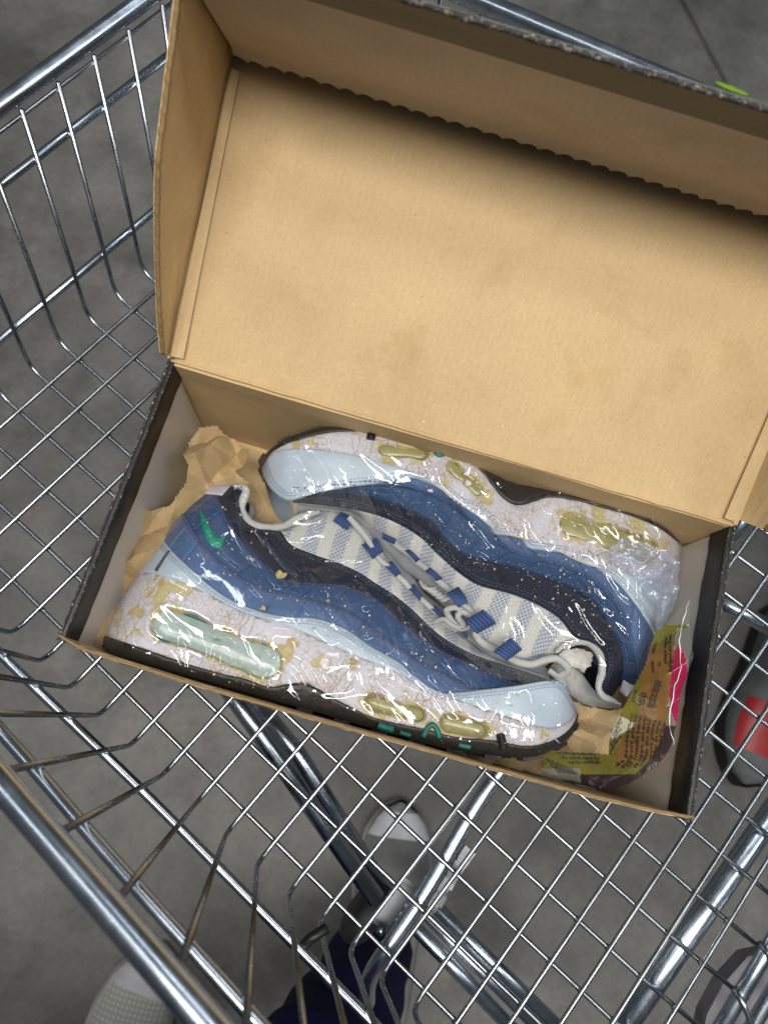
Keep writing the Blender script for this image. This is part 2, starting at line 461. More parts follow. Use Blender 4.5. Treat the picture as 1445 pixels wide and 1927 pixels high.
# fluorescent paint dash on the concrete
pa = at(1344, 158, GZ)[:2]; pb = at(1404, 182, GZ)[:2]; pd = (pb - pa) / np.linalg.norm(pb - pa); pn = np.array([-pd[1], pd[0]])
pv = [tuple(pa + pd * np.linalg.norm(pb - pa) * s + pn * w * (.003 + .006 * math.sin(math.pi * s) + .001 * math.sin(17 * s))) + (GZ + .004,) for s in np.linspace(0, 1, 7) for w in (-.6, .6)]
pm = mesh('paint_mark', pv, grid_faces(7, 2), simple('fluorescent_green_paint', (.33, .62, .03), .5), smooth=False)
tag(pm, 'small fluorescent green paint dash on the concrete behind the box', 'paint mark')

# ------------------------------------------------------------------ shopping cart
ca = math.radians(-25.1)
E1 = np.array([math.cos(ca), math.sin(ca), 0]); E2 = np.array([-math.sin(ca), math.cos(ca), 0]); EZ = np.array([0, 0, 1.0])
def cq(p, q, z): return E1 * p + E2 * q + EZ * z
FZ = -0.1235                                    # level of the basket floor wires
cart = empty('shopping_cart', 'zinc plated wire shopping cart holding the open shoe box', 'shopping cart')
WR = .00165
rail_z = lambda p: .10 + .25 * (p + .073)
QN, QF = -.187, .266                            # near and far side walls
PF = -.328                                      # front end wall foot line
def bend(p0, p1, p2, r=.012, n=7):
    """polyline p0-p1-p2 with a rounded corner"""
    a = (p0 - p1) / np.linalg.norm(p0 - p1); b = (p2 - p1) / np.linalg.norm(p2 - p1)
    A = p1 + a * r; B = p1 + b * r
    return [p0] + [(1 - t) ** 2 * A + 2 * t * (1 - t) * p1 + t * t * B for t in np.linspace(0, 1, n)] + [p2]
P_LIST = [-.3061, -.2766, -.2462, -.215, -.1867, -.158, -.131, -.1035, -.0739, -.0446, -.0155, .0125, .0405, .068, .0945, .1205, .1462, .1739, .2014, .2286, .2549, .2815, .3102]
for p in P_LIST:
    top_p = p + .012 * (p + .07) / .1 + .004
    zt = rail_z(top_p)
    near = bend(cq(top_p, QN + .0005, zt - .004), cq(p, QN - .001, FZ), cq(p, .05, FZ))
    far = bend(cq(p, .05, FZ), cq(p, QF, FZ), cq(top_p, QF + .02, zt - .004))[1:]
    tube('basket_wire', near + far, WR, ZINC, cart, sides=8)
Q_L = [-.163, -.1317, -.1025, -.0735, -.0437, -.0148, .0148, .0435, .0726, .1015, .1305, .1595, .1885, .2175, .2465]
for q in Q_L:
    qr = q + (.0005 if q > -.03 else 0) + (q + .0265) * .115 * 1.0       # the wires fan out a little towards the handle
    k = (q + .0265)
    top_q = q + .042 + k * .045
    ptop = cq(-.3755, top_q, .014)
    pts = bend(ptop, cq(PF, q, FZ - 2 * WR), cq(-.22, q, FZ - 2 * WR))
    pts += [cq(.28, qr, FZ - 2 * WR), cq(.335, qr + .0015, FZ - 2 * WR)]
    tube('basket_wire', pts, WR, ZINC, cart, sides=8)
wb_ = Bag()                                      # flattened weld beads at the crossings
for q in Q_L:
    qr = q + (.0005 if q > -.03 else 0) + (q + .0265) * .115
    for p in P_LIST:
        t_ = np.clip((p + .22) / .5, 0, 1); V, Fc = box_vf(cq(p, q + (qr - q) * t_, FZ - WR), E1 * .0036 * (.8 + .4 * rng.rand()), E2 * .0036 * (.8 + .4 * rng.rand()), EZ * .0026); wb_.add(V + rng.randn(8, 3) * .0002, Fc)
wb_.build('weld_beads', ZINC, cart, kind='stuff')
# horizontal rods of the near side, the far side and the front end
rr = .0031
tube('side_rod', [cq(-.335, QN - .0045, -.074), cq(-.157, QN - .0045, -.0672), cq(-.04, QN - .0045, -.0625), cq(.067, QN - .0045, -.0470), cq(.33, QN - .0045, -.010)], rr, ZINC_TUBE, cart, curve=True, n=40)
tube('side_rod', [cq(-.37, QN - .0045, -.012), cq(-.104, QN - .0045, .046), cq(-.026, QN - .0045, .068), cq(.06, QN - .0045, .088), cq(.36, QN - .0045, .155)], rr, ZINC_TUBE, cart, curve=True, n=40)
tube('side_rod', [cq(-.335, QF + .012, -.074), cq(.33, QF + .012, -.02)], rr, ZINC_TUBE, cart)
tube('side_rod', [cq(-.37, QF + .016, -.012), cq(.36, QF + .020, .13)], rr, ZINC_TUBE, cart)
tube('end_rod', [cq(-.3688, QN, -.016), cq(-.3688, QF, -.016)], .0030, ZINC_TUBE, cart)
tube('end_rod', [cq(-.3415, QN, -.0975), cq(-.3415, QF, -.0975)], .0030, ZINC_TUBE, cart)
tube('end_rod', [cq(-.3755, QN, .010), cq(-.3755, QF, .010)], .0014, ZINC, cart)
# top rail: one bent tube round three sides
rail = [cq(.42, QN - .003, rail_z(.42)), cq(-.10, QN - .003, rail_z(-.10)), cq(-.33, QN - .003, rail_z(-.33) + .002)]
rail += [cq(-.365, QN + .006, .021), cq(-.3808, QN + .03, .019), cq(-.3818, .05, .018), cq(-.3808, QF - .02, .019), cq(-.365, QF + .004, .021)]
rail += [cq(-.33, QF + .012, rail_z(-.33) + .002), cq(-.10, QF + .012, rail_z(-.10)), cq(.42, QF + .012, rail_z(.42))]
rp = []
for a, b in zip(rail[:-1], rail[1:]):
    rp += [a + (b - a) * t for t in np.linspace(0, 1, 6)[:-1]]
rp.append(rail[-1])
tube('top_rail', rp, .0058, ZINC_TUBE, cart, sides=16)
# under-frame
tube('under_tube', [cq(.312, .30, FZ - .0135), cq(.301, 0, FZ - .0135), cq(.292, -.19, FZ - .0135)], .0080, ZINC_TUBE, cart, sides=14)
tube('end_gate_tube', [cq(.3405, .29, FZ + .002), cq(.3385, -.19, FZ + .002)], .0050, ZINC_TUBE, cart, sides=12)
tube('end_gate_tube', [cq(.362, .29, FZ - .006), cq(.360, -.19, FZ - .006)], .0050, ZINC_TUBE, cart, sides=12)
for q in np.arange(-.16, .26, .0345):                      # wire loops hung on the gate tube
    tube('gate_loop', [cq(.3335, q + .012, FZ + .001), cq(.336, q + .0095, FZ + .0085), cq(.345, q + .005, FZ + .0085), cq(.372, q - .010, FZ + .002), cq(.40, q - .026, FZ - .004)], .0021, ZINC, cart, curve=True, n=24, sides=8)
tube('frame_leg', [at(395, 1250, -.155), at(480, 1368, -.165), at(708, 1692, -.185)], .0068, ZINC_TUBE, cart, sides=14)
tube('frame_leg', [at(470, 1310, -.20), at(560, 1420, -.21), at(730, 1690, -.23)], .0075, ZINC_TUBE, cart, sides=14)
xt = [at(962, 1425, -.135), at(900, 1510, -.136), at(800, 1680, -.137), at(725, 1790, -.138), at(700, 1830, -.150), at(692, 1860, -.175), at(692, 1885, -.22)]
tube('cross_tube', xt, .0056, ZINC_TUBE, cart, sides=14, curve=True, n=60)
tube('cross_tube', [at(1330, 1118, -.165), at(1475, 1196, -.165)], .0065, ZINC_TUBE, cart, sides=14)
tube('cross_tube', [at(1375, 1010, -.20), at(1470, 880, -.20)], .0060, ZINC_TUBE, cart, sides=14)
# welded bracket beside the cross tube
bc = at(852, 1612, -.146); bd = at(800, 1690, -.146) - bc; L_ = np.linalg.norm(bd); bd /= L_; bn = np.cross(bd, EZ)
bk = Bag()
for s in np.linspace(-.25, 1.2, 9):
    V, Fc = box_vf(bc + bd * L_ * s + bn * -.0065 + EZ * .001 * math.sin(9 * s), bd * .0062, bn * .0085, EZ * .006); bk.add(V + rng.randn(8, 3) * .0006, Fc)
DULL = simple('dull_zinc_plate', (.20, .21, .22), .5, .9, var=.3)
bk.build('weld_bracket', DULL, cart, smooth=False)
V, Fc = box_vf(at(742, 1700, -.158), bd * .036, bn * .013, EZ * .003)
mesh('bracket_plate', V, Fc, DULL, cart, smooth=False)
tube('bolt', [cq(.083, QN - .005, -.046), cq(.084, QN + .004, -.045), cq(.087, QN + .013, -.043)], .0030, simple('dark_bolt', (.03, .03, .03), .4, .6), cart, sides=8)
tube('bolt', [at(716, 1752, -.150), at(716, 1752, -.143)], .0035, ZINC_TUBE, cart, sides=6)
# castor: fork tube, wheel with tyre
cw = at(690, 1712, -.235); tyre_m = simple('black_castor_rubber', (.012, .012, .013), .6)
wa = bn / np.linalg.norm(bn); wb = np.cross(wa, EZ); ring = []
for rad, off in ((.021, -.010), (.026, -.007), (.028, 0), (.026, .007), (.021, .010), (.010, .011)):
    for k in range(24):
        a = 2 * math.pi * k / 24; ring.append(cw + wa * off + rad * (math.cos(a) * wb + math.sin(a) * EZ))
for k in range(24):
    a = 2 * math.pi * k / 24; ring.append(cw - wa * .011 + .010 * (math.cos(a) * wb + math.sin(a) * EZ))
fcs = []; order = [6, 0, 1, 2, 3, 4, 5]
for a, b in zip(order[:-1], order[1:]):
    for k in range(24): fcs.append((a * 24 + k, a * 24 + (k + 1) % 24, b * 24 + (k + 1) % 24, b * 24 + k))
fcs += [tuple(5 * 24 + k for k in range(24)), tuple(6 * 24 + k for k in range(23, -1, -1))]
mesh('stop_wheel', ring, fcs, tyre_m, cart)
# chassis tubes low down
for dx in (0, 48, 92):
    tube('chassis_tube', [at(700 + dx, 1660 + dx * .2, -.42), at(1010 + dx, 1985, -.42)], .0072 if dx != 48 else .005, ZINC_TUBE, cart, sides=12)
# moulded grey plastic flap behind the gate
pl_m = simple('grey_moulded_plastic', (.27, .26, .29), .45, var=.08)
o_ = [at(1400, 1795, -.15), at(1352, 1848, -.152), at(1322, 1905, -.154), at(1305, 1985, -.156), at(1520, 1985, -.156), at(1520, 1770, -.15)]
c_ = np.mean(o_, axis=0)
pv = []
for sc_, dz in ((1.0, -.010), (1.0, 0), (.975, .004), (.95, .004), (.93, 0), (.90, -.001), (.3, -.001)):
    pv += [c_ + (p - c_) * sc_ + EZ * dz for p in o_]
pf = [(r * 6 + k, r * 6 + (k + 1) % 6, (r + 1) * 6 + (k + 1) % 6, (r + 1) * 6 + k) for r in range(6) for k in range(6)] + [tuple(36 + k for k in range(6))]
mesh('plastic_flap', pv, pf, pl_m, cart, smooth=False)

# ------------------------------------------------------------------ shoe box
BL, BW, BH = .355, .1712, .1205
X0, X1, Y0, Y1 = -BL / 2, BL / 2, -BW / 2, BW / 2
BOT = -.120
boxo = empty('shoe_box', 'open hinged kraft shoe box with black scuffed rim and tilted lid', 'shoe box')
def slab(name, path, thick, a, b, mat, parent, nseg=1):
    pass
def panel(name, P, N, th, mat, parent, nu=24, nv=12, wob=.0006, seed=1, smooth=True):
    """thin board: P(u,v) surface point (0..1), N outward normal"""
    u = np.linspace(0, 1, nu); v = np.linspace(0, 1, nv); U, Vv = np.meshgrid(u, v)
    A = np.array([P(a, b) for a, b in zip(U.ravel(), Vv.ravel())])
    N = np.asarray(N, float); N /= np.linalg.norm(N)
    w = (fbm(U.ravel(), Vv.ravel(), 3.1, seed) - .5) * wob * 2
    A = A + N * w[:, None]; B = A - N * th
    F1 = grid_faces(nv, nu); n = nu * nv
    Fc = [tuple(q) for q in F1] + [tuple(q[::-1] + n) for q in F1]
    bd = [i for i in range(nu)] + [r * nu + nu - 1 for r in range(1, nv)] + [(nv - 1) * nu + i for i in range(nu - 2, -1, -1)] + [r * nu for r in range(nv - 2, 0, -1)]
    e = [(bd[k], bd[k] + n, bd[(k + 1) % len(bd)] + n, bd[(k + 1) % len(bd)]) for k in range(len(bd))]
    o = mesh(name, np.vstack([A, B]), Fc + e, mat, parent, smooth=False)
    return o
lerp = lambda a, b, t: a + (b - a) * t
bx = np.array([-.1771, -.1644, -.103, -.0727, -.0419, -.0051, .0124, .0618, .1202, .1585, .1777]); by = np.array([-.0856, -.0878, -.0892, -.0893, -.0894, -.0892, -.0887, -.0886, -.0880, -.0862, -.0857])
bow = lambda x: float(np.interp(x, bx, by)) - .0014 * min(1, (.1777 - abs(x)) / .02)
# bottom, walls
panel('bottom', lambda u, v: np.array([lerp(X0 + .003, X1 - .003, u), lerp(Y0 + .002, Y1 - .002, v), BOT]), (0, 0, 1), .0025, PALE_LINER, boxo)
panel('front_wall', lambda u, v: np.array([lerp(X0, X1, u), lerp(bow(lerp(X0, X1, u)), lerp(Y0, bow(lerp(X0, X1, u)), .2), v) + .0019, lerp(0, BOT - .001, v)]), (0, 1, 0), .0019, KRAFT, boxo, nu=60, wob=.0003, seed=4)
panel('back_wall', lambda u, v: np.array([lerp(X0 + .004, X1 - .004, u), Y1 - .0025 + .001 * math.sin(v * 3), lerp(-.001, BOT - .001, v)]), (0, -1, 0), .0025, KRAFT, boxo, nu=40, wob=.0012, seed=6)
for sx, seed in ((-1, 8), (1, 9)):
    xo = X0 if sx < 0 else X1
    wall = panel('side_wall', lambda u, v: np.array([xo - sx * (.0041 + .0050 * v), lerp(Y0 + .001, Y1 - .003, u), lerp(-.016, BOT, v)]), (-sx, 0, 0), .0020, PALE_LINER, boxo, nu=30, wob=.0003, seed=seed)
    panel('outer_side_panel', lambda u, v: np.array([xo - sx * .0015, lerp(Y0 - .001, Y1, u), lerp(-.003, BOT, v)]), (-sx, 0, 0), .0015, BLACK_BOARD, boxo, nu=20, wob=.0003, seed=seed)
    # rolled black rim: rounded top fold from the outside to the printed band inside
    prof = [(0, -.004), (-.0003, -.0010), (-.0013, .0002), (-.0030, .0001), (-.0040, -.0012), (-.0045, -.005), (-.0054, -.0190), (-.0046, -.0200)]
    ys = np.linspace(Y0 - .0015, Y1 + .001, 60); V = []
    for y in ys:
        for k, (dx, dz) in enumerate(prof):
            jit = (vnoise(y, k * .01, 160, seed) - .5) * .0008
            sag = -.0012 * math.sin((y - Y0) / BW * math.pi)
            V.append((xo + sx * (dx + jit * .7 + (.0012 * (vnoise(y, 0, 22, seed) - .5))), y, dz + jit + sag))
    Fc = grid_faces(len(ys), len(prof))
    rim = mesh('rim_fold', V, Fc, BLACK_BOARD, boxo, label='scuffed black rim of the tray')
    # worn white edge fibres along the two fold lines
    for (dx, dz, r0) in ((-.0006, -.0004, .0008), (-.0034, -.0004, .0004)):
        pts = np.array([(xo + sx * (dx + .0012 * (vnoise(y, 0, 22, seed) - .5)), y, dz - .0012 * math.sin((y - Y0) / BW * math.pi) + (vnoise(y, 1, 240, seed) - .5) * .0005) for y in np.linspace(Y0 - .0014, Y1, 140)])
        V, Fc = sweep(pts, r0 * (.55 + .8 * vnoise(pts[:, 1], 0, 300, seed + 2)), 6)
        mesh('worn_edge', V, Fc, SCUFF_EDGE, rim)
# kraft edge of the front wall (two plies) and chewed corners
for oy, r0 in ((.0008, .0009),):
    xs = np.linspace(X0, X1, 160)
    pts = np.array([(x, bow(x) + oy + .0003 + (vnoise(x, 0, 300, 5) - .5) * .0006, .0003 + (vnoise(x, 2, 260, 5) - .5) * .0008) for x in xs])
    V, Fc = sweep(pts, r0 * (.7 + .6 * vnoise(xs, 0, 240, 8)), 6); mesh('wall_edge', V, Fc, KRAFT_EDGE, boxo)
# side dust flaps folded behind the back wall corners: small dark gussets
# lid
TH = math.radians(30)
LO = np.array([0, Y1 + .0005, .0]); LU = np.array([0, math.cos(TH), math.sin(TH)]); LN = np.array([0, -math.sin(TH), math.cos(TH)]); LX = np.array([1.0, 0, 0])
def lidp(x, l, h): return LO + LX * x + LU * l + LN * h
lid = bpy.data.objects.new('lid', None); link(lid, boxo); lid.empty_display_size = .02
LD = .169
panel('lid_panel', lambda u, v: lidp(lerp(X0 - .001, X1 + .001, u), lerp(-.0005, LD + .003, v), .0012 * math.sin(u * 3.1) * math.sin(v * 3)), LN, .0025, KRAFT, lid, nu=50, nv=30, wob=.0008, seed=13)
# hinge fold: rounded strip between back wall and lid
pts = np.array([(x, Y1 - .0006 + (vnoise(x, 0, 120, 2) - .5) * .0006, .0002) for x in np.linspace(X0 + .002, X1 - .002, 120)])
V, Fc = sweep(pts, .0012 * (.8 + .4 * vnoise(pts[:, 0], 0, 90, 6)), 8); mesh('hinge_fold', V, Fc, KRAFT, lid)
flap_l = [0.003, .023, .063, .097, .129, .158, .1695]; flap_h = [.013, .028, .0535, .075, .0855, .093, .095]
for sx, seed in ((-1, 21), (1, 22)):
    xo = X0 + .001 if sx < 0 else X1 - .001
    lean = .0 if sx < 0 else .012
    hs = 1.0 if sx < 0 else .92
    panel('side_flap', lambda u, v: lidp(xo + sx * (.0005 + lean * v + .0016 * math.sin(u * 5) * v), lerp(.003, .1725, u), lerp(-.0022, hs * float(np.interp(lerp(.003, .1685, u), flap_l, flap_h)), v)), (-sx, 0, 0), .0025, KRAFT, lid, nu=34, nv=14, wob=.001, seed=seed)
    # glued fold strip on the panel along the flap
    panel('fold_strip', lambda u, v: lidp(xo - sx * lerp(.0015, .0085 - .003 * u, v), lerp(.002, .160, u), lerp(.0035, .0016, v) + .0012), LN, .0012, KRAFT, lid, nu=40, nv=4, wob=.0008, seed=seed + 5)
    pe = np.array([lidp(xo + sx * (.0005 + lean + .0016 * math.sin(u * 5)), lerp(.003, .1685, u), hs * float(np.interp(lerp(.003, .1685, u), flap_l, flap_h))) for u in np.linspace(0, 1, 120)])
    V, Fc = sweep(pe + rng.randn(*pe.shape) * .0001, .0011 + .0005 * rng.rand(len(pe)), 6); mesh('flap_edge', V, Fc, KRAFT_EDGE, lid)
# front flap: outer board black-edged, inner liner with a perforated scalloped foot
FH = .1270
panel('front_flap', lambda u, v: lidp(lerp(X0 - .0015, X1 + .0015, u), LD + .0022 + .0004 * v, lerp(-.001, FH - .0006, v)), -LU, .0014, BLACK_BOARD, lid, nu=40, nv=14, wob=.0006, seed=31)
nx = 460; xs = np.linspace(X0 + .004, X1 - .004, nx); V = []
for j, h in enumerate((0, .004, .010, .03, .06, .09, .1075)):
    for x in xs:
        ph = ((x - X0) / .0102) % 1.0
        sc_ = .0050 - .0034 * abs(2 * ph - 1) ** 2.2 * 1.0
        hh = max(h, 0) if j else (.0030 + .0012 * vnoise(x, 0, 130, 3)) + .0068 * (1 - abs(2 * ph - 1) ** 2.0)
        if j == 1: hh = .0128
        if j == 2: hh = .0170
        V.append(lidp(x, LD - .0010 + .0035 * (h / FH) - (.0030 if j < 2 else .0016) + (fbm(x, h, 18, 5) - .5) * .0016, hh))
liner = mesh('front_flap_liner', V, grid_faces(7, nx), GREY_LINER, lid, smooth=True)
panel('front_flap_rim', lambda u, v: lidp(lerp(X0 + .002, X1 - .002, u), LD + lerp(-.0002, .0012, v), lerp(.1040, FH + .0005, v)), -LU, .0014, BLACK_BOARD, lid, nu=50, nv=4, wob=.0004, seed=33)
pe = np.array([lidp(x, LD + .0020, FH + .0002 + (vnoise(x, 0, 200, 4) - .5) * .0006) for x in np.linspace(X0 + .001, X1 - .001, 260)])
V, Fc = sweep(pe, .0013 * (.7 + .6 * vnoise(pe[:, 0], 0, 380, 9)), 6); mesh('front_flap_edge', V, Fc, SCUFF_EDGE, lid)
# ------------------------------------------------------------------ sneakers
ZC = -.069                                      # both shoes lie on their sides; level of their mid planes
def z1(pts, ox, oy, s): return [(ox + x / s, oy + y / s) for x, y in pts]
HB = dict(c0=.039, c1=.045, c2=.0465, c3=.044, c4=.039, c5=.032, c6=.023, c7=.011)
def lift(px, H, heel=None, toe=None, rh=.030, rt=.045):
    """surveyed outline -> space curve; heel/toe: which end (0 start, 1 end) lies on the silhouette"""
    px = smooth_curve(np.array(px, float), 160)
    d = np.r_[0, np.cumsum(np.linalg.norm(np.diff(px, axis=0), axis=1))] * (.46 / FPX)
    f = np.ones(len(px))
    for end, r in ((heel, rh), (toe, rt)):
        if end is None: continue
        dd = d if end == 0 else d[-1] - d
        k = np.clip(dd / r, 0, 1); f = np.minimum(f, np.sqrt(np.clip(1 - (1 - k) ** 2, 0, 1)))
    return np.array([at(x, y, ZC + H * max(ff, .02)) for (x, y), ff in zip(px, f)])

# front shoe, heel (start) to toe (end)
F_ = {}
F_['c0'] = lift([(189, 1197), (203, 1221), (233, 1243), (337, 1275), (441, 1302), (524, 1323), (580, 1335), (628, 1350), (690, 1368), (750, 1385), (800, 1400), (860, 1412), (950, 1424), (1005, 1424), (1050, 1405), (1078, 1378), (1088, 1345)], .039, 0, 1)
F_['c1'] = lift([(189, 1193), (233, 1208), (337, 1244), (407, 1265), (466, 1279), (503, 1293), (536, 1289), (569, 1285), (598, 1296), (632, 1316), (673, 1337), (702, 1350), (750, 1362), (803, 1373), (855, 1386), (922, 1393), (989, 1404), (1030, 1397), (1061, 1381), (1079, 1361), (1086, 1342)], .045, 0, 1)
F_['c2'] = lift([(256, 1083), (275, 1078), (316, 1087), (337, 1094), (383, 1113), (441, 1144), (482, 1161), (544, 1179), (607, 1206), (669, 1235), (731, 1258), (777, 1281), (834, 1306), (896, 1330), (958, 1350), (1009, 1366), (1045, 1369), (1071, 1356), (1085, 1338)], .0465, 0, 1)
c3b = [(306, 1014), (329, 1042), (358, 1069), (399, 1105), (441, 1132), (495, 1152), (544, 1161), (586, 1163), (619, 1171), (657, 1188), (698, 1217), (750, 1246), (777, 1270), (824, 1301)]
F_['c3'] = lift(c3b + [(855, 1303), (906, 1298), (968, 1291), (1030, 1281), (1056, 1287), (1076, 1318), (1084, 1336)], .044, 0, 1)
F_['c3t'] = lift(c3b + [(855, 1302), (902, 1298)], .044, 0)
F_['c4'] = lift([(345, 964), (366, 1003), (391, 1034), (420, 1061), (461, 1090), (503, 1109), (545, 1117), (607, 1134), (656, 1150), (697, 1178), (738, 1209), (766, 1228), (799, 1249), (835, 1267), (877, 1286), (902, 1297)], .039, 0)
F_['c4t'] = lift([(345, 964), (366, 1003), (391, 1034), (420, 1061), (461, 1090), (503, 1109), (545, 1117), (607, 1134), (656, 1150), (697, 1178), (738, 1209), (766, 1228), (799, 1249), (835, 1267), (877, 1286), (902, 1297), (970, 1290)], .039, 0)
F_['c5'] = lift([(400, 916), (407, 930), (420, 955), (432, 984), (453, 1013), (482, 1042), (511, 1071), (549, 1092), (598, 1096), (647, 1101), (697, 1120), (730, 1145), (755, 1170), (780, 1189), (810, 1211), (844, 1231), (877, 1244), (918, 1264), (974, 1288)], .032, 0)
F_['c5t'] = lift([(400, 916), (407, 930), (420, 955), (432, 984), (453, 1013), (482, 1042), (511, 1071), (549, 1092), (598, 1096), (647, 1101), (697, 1120), (730, 1145), (755, 1170), (780, 1189), (810, 1211), (844, 1231), (877, 1244), (918, 1264), (974, 1288), (1032, 1281)], .032, 0)
F_['c6'] = lift([(434, 913), (462, 921), (456, 947), (466, 980), (495, 994), (524, 997), (549, 1026), (600, 1047), (636, 1059), (677, 1078), (716, 1103), (747, 1123), (777, 1148), (808, 1178), (835, 1200), (868, 1220), (904, 1236), (946, 1250), (1000, 1267), (1034, 1279)], .023, 0)
F_['c6m'] = lift([(530, 999), (549, 1026), (600, 1047), (636, 1059), (677, 1078), (716, 1103), (747, 1123), (777, 1148), (808, 1178), (835, 1200), (868, 1220), (904, 1236), (946, 1250), (1000, 1267), (1034, 1279)], .023)
F_['c7'] = lift([(534, 990), (565, 972), (602, 962), (640, 966), (674, 983), (700, 1008), (722, 1040), (752, 1082), (777, 1103), (797, 1131), (835, 1162), (860, 1189), (882, 1205), (910, 1226), (950, 1244), (1000, 1260), (1034, 1277)], .011)
F_['collar'] = lift([(440, 913), (463, 922), (456, 950), (463, 975), (480, 989), (505, 992), (534, 990), (565, 973), (602, 963)], .023)
# back shoe, toe (start) to heel (end)
B_ = {}
B_['c0'] = lift([(486, 885), (497, 858), (524, 835), (558, 818), (608, 804), (660, 800), (700, 806), (747, 812), (788, 818), (823, 833), (852, 841), (900, 868), (927, 888), (958, 908), (989, 914), (1035, 919), (1102, 925), (1164, 950), (1215, 970), (1257, 996), (1283, 1022)], .039, 1, 0)
B_['c1'] = lift([(489, 885), (512, 852), (538, 836), (567, 826), (611, 815), (654, 812), (690, 813), (713, 815), (756, 821), (806, 830), (843, 845), (872, 861), (906, 887), (927, 915), (947, 938), (973, 951), (1004, 944), (1035, 936), (1087, 943), (1138, 957), (1195, 974), (1236, 992), (1262, 1010), (1283, 1026)], .045, 1, 0)
B_['c2'] = lift([(492, 884), (509, 857), (538, 846), (582, 845), (631, 851), (683, 860), (727, 873), (765, 885), (800, 902), (829, 921), (855, 944), (896, 970), (937, 1001), (989, 1016), (1030, 1026), (1071, 1049), (1112, 1066), (1164, 1075), (1225, 1090), (1272, 1108)], .0465, 1, 0)
b3b = [(794, 906), (829, 924), (852, 942), (866, 953), (892, 960), (912, 978), (928, 1004), (945, 1009), (978, 1014), (994, 1032), (1020, 1036), (1061, 1043), (1080, 1050), (1112, 1066), (1154, 1092), (1190, 1131), (1218, 1172), (1236, 1212)]
B_['c3'] = lift([(494, 888), (506, 915), (530, 936), (550, 940), (596, 928), (654, 917), (713, 909), (771, 901)] + b3b, .044, 1, 0)
B_['c3t'] = lift([(600, 929), (654, 918), (713, 910), (771, 902)] + b3b, .044, 1)
B_['c4'] = lift([(654, 918), (713, 916), (777, 922), (849, 953), (906, 1002), (958, 1038), (1009, 1054), (1061, 1069), (1112, 1095), (1154, 1136), (1180, 1190), (1196, 1240), (1200, 1285)], .039, 1)
B_['c4t'] = lift([(570, 937), (654, 919), (713, 916), (777, 922), (849, 953), (906, 1002), (958, 1038), (1009, 1054), (1061, 1069), (1112, 1095), (1154, 1136), (1180, 1190), (1196, 1240), (1200, 1285)], .039, 1)
B_['c5'] = lift([(570, 938), (625, 928), (683, 931), (736, 946), (771, 960), (814, 983), (832, 1008), (858, 1032), (881, 1046), (916, 1056), (968, 1069), (1020, 1085), (1071, 1105), (1112, 1131), (1143, 1172), (1164, 1214), (1173, 1255), (1166, 1290)], .032, 1)
B_['c5t'] = lift([(551, 942), (570, 938), (625, 928), (683, 931), (736, 946), (771, 960), (814, 983), (832, 1008), (858, 1032), (881, 1046), (916, 1056), (968, 1069), (1020, 1085), (1071, 1105), (1112, 1131), (1143, 1172), (1164, 1214), (1173, 1255), (1166, 1290)], .032, 1)
B_['c6'] = lift([(551, 944), (611, 951), (660, 957), (713, 970), (756, 989), (794, 1013), (823, 1042), (852, 1068), (878, 1088), (906, 1103), (958, 1116), (1009, 1136), (1051, 1162), (1081, 1198), (1110, 1208), (1133, 1225), (1138, 1255), (1130, 1300), (1150, 1312)], .023, 1)
B_['c6m'] = lift([(551, 945), (611, 951), (660, 957), (713, 970), (756, 989), (794, 1013), (823, 1042), (852, 1068), (878, 1088), (906, 1103), (958, 1116), (1009, 1136), (1051, 1162), (1083, 1203)], .023)
B_['c7'] = lift([(562, 948), (620, 958), (664, 966), (690, 985), (711, 1004), (747, 1028), (769, 1051), (794, 1067), (816, 1092), (844, 1120), (872, 1145), (884, 1168), (900, 1198), (929, 1222), (957, 1240), (989, 1247), (1025, 1242), (1048, 1226)], .011)
B_['collar'] = lift([(1045, 1228), (1060, 1216), (1085, 1208), (1110, 1212), (1130, 1235), (1133, 1262), (1126, 1292), (1135, 1310), (1152, 1318), (1168, 1326)], .021)

def ribbon(a, b, nc, nr, bulge=0.0, off=0.0, lipa=0.0, lipb=0.0, seams=(), seam_d=.0011, seam_w=.0008):
    """surface between two space curves, puffed, with pressed-in seams across it and lips at its edges"""
    A = resample(a, nc); Bc = resample(b, nc); V = []
    wid = np.linalg.norm(Bc - A, axis=1)
    L = np.r_[0, np.cumsum(np.linalg.norm(np.diff((A + Bc) / 2, axis=0), axis=1))]
    gz = np.zeros(nc)
    for s in seams: gz -= seam_d * np.exp(-((L - s * L[-1]) / seam_w) ** 2)
    vs = np.linspace(0, 1, nr); rows = []
    dirv = np.zeros((nc, 3)); dirv[:, 2] = 1
    if lipa: rows.append(A + dirv * (off - lipa))
    for v in vs:
        p = A + (Bc - A) * v
        bl = bulge * (1 - (2 * v - 1) ** 4) * np.clip(wid / .008, 0, 1)
        rows.append(p + dirv * (off + bl + gz * np.clip(wid / .004, 0, 1))[:, None])
    if lipb: rows.append(Bc + dirv * (off - lipb))
    V = np.array(rows); n = len(rows)
    uv = np.stack([np.tile(L, n), np.concatenate([wid * (k / max(1, n - 1)) for k in range(n)])], 1)
    return V.reshape(-1, 3), grid_faces(n, nc), uv

def mirror(V):
    W = np.array(V); W[:, 2] = 2 * ZC - W[:, 2]; return W

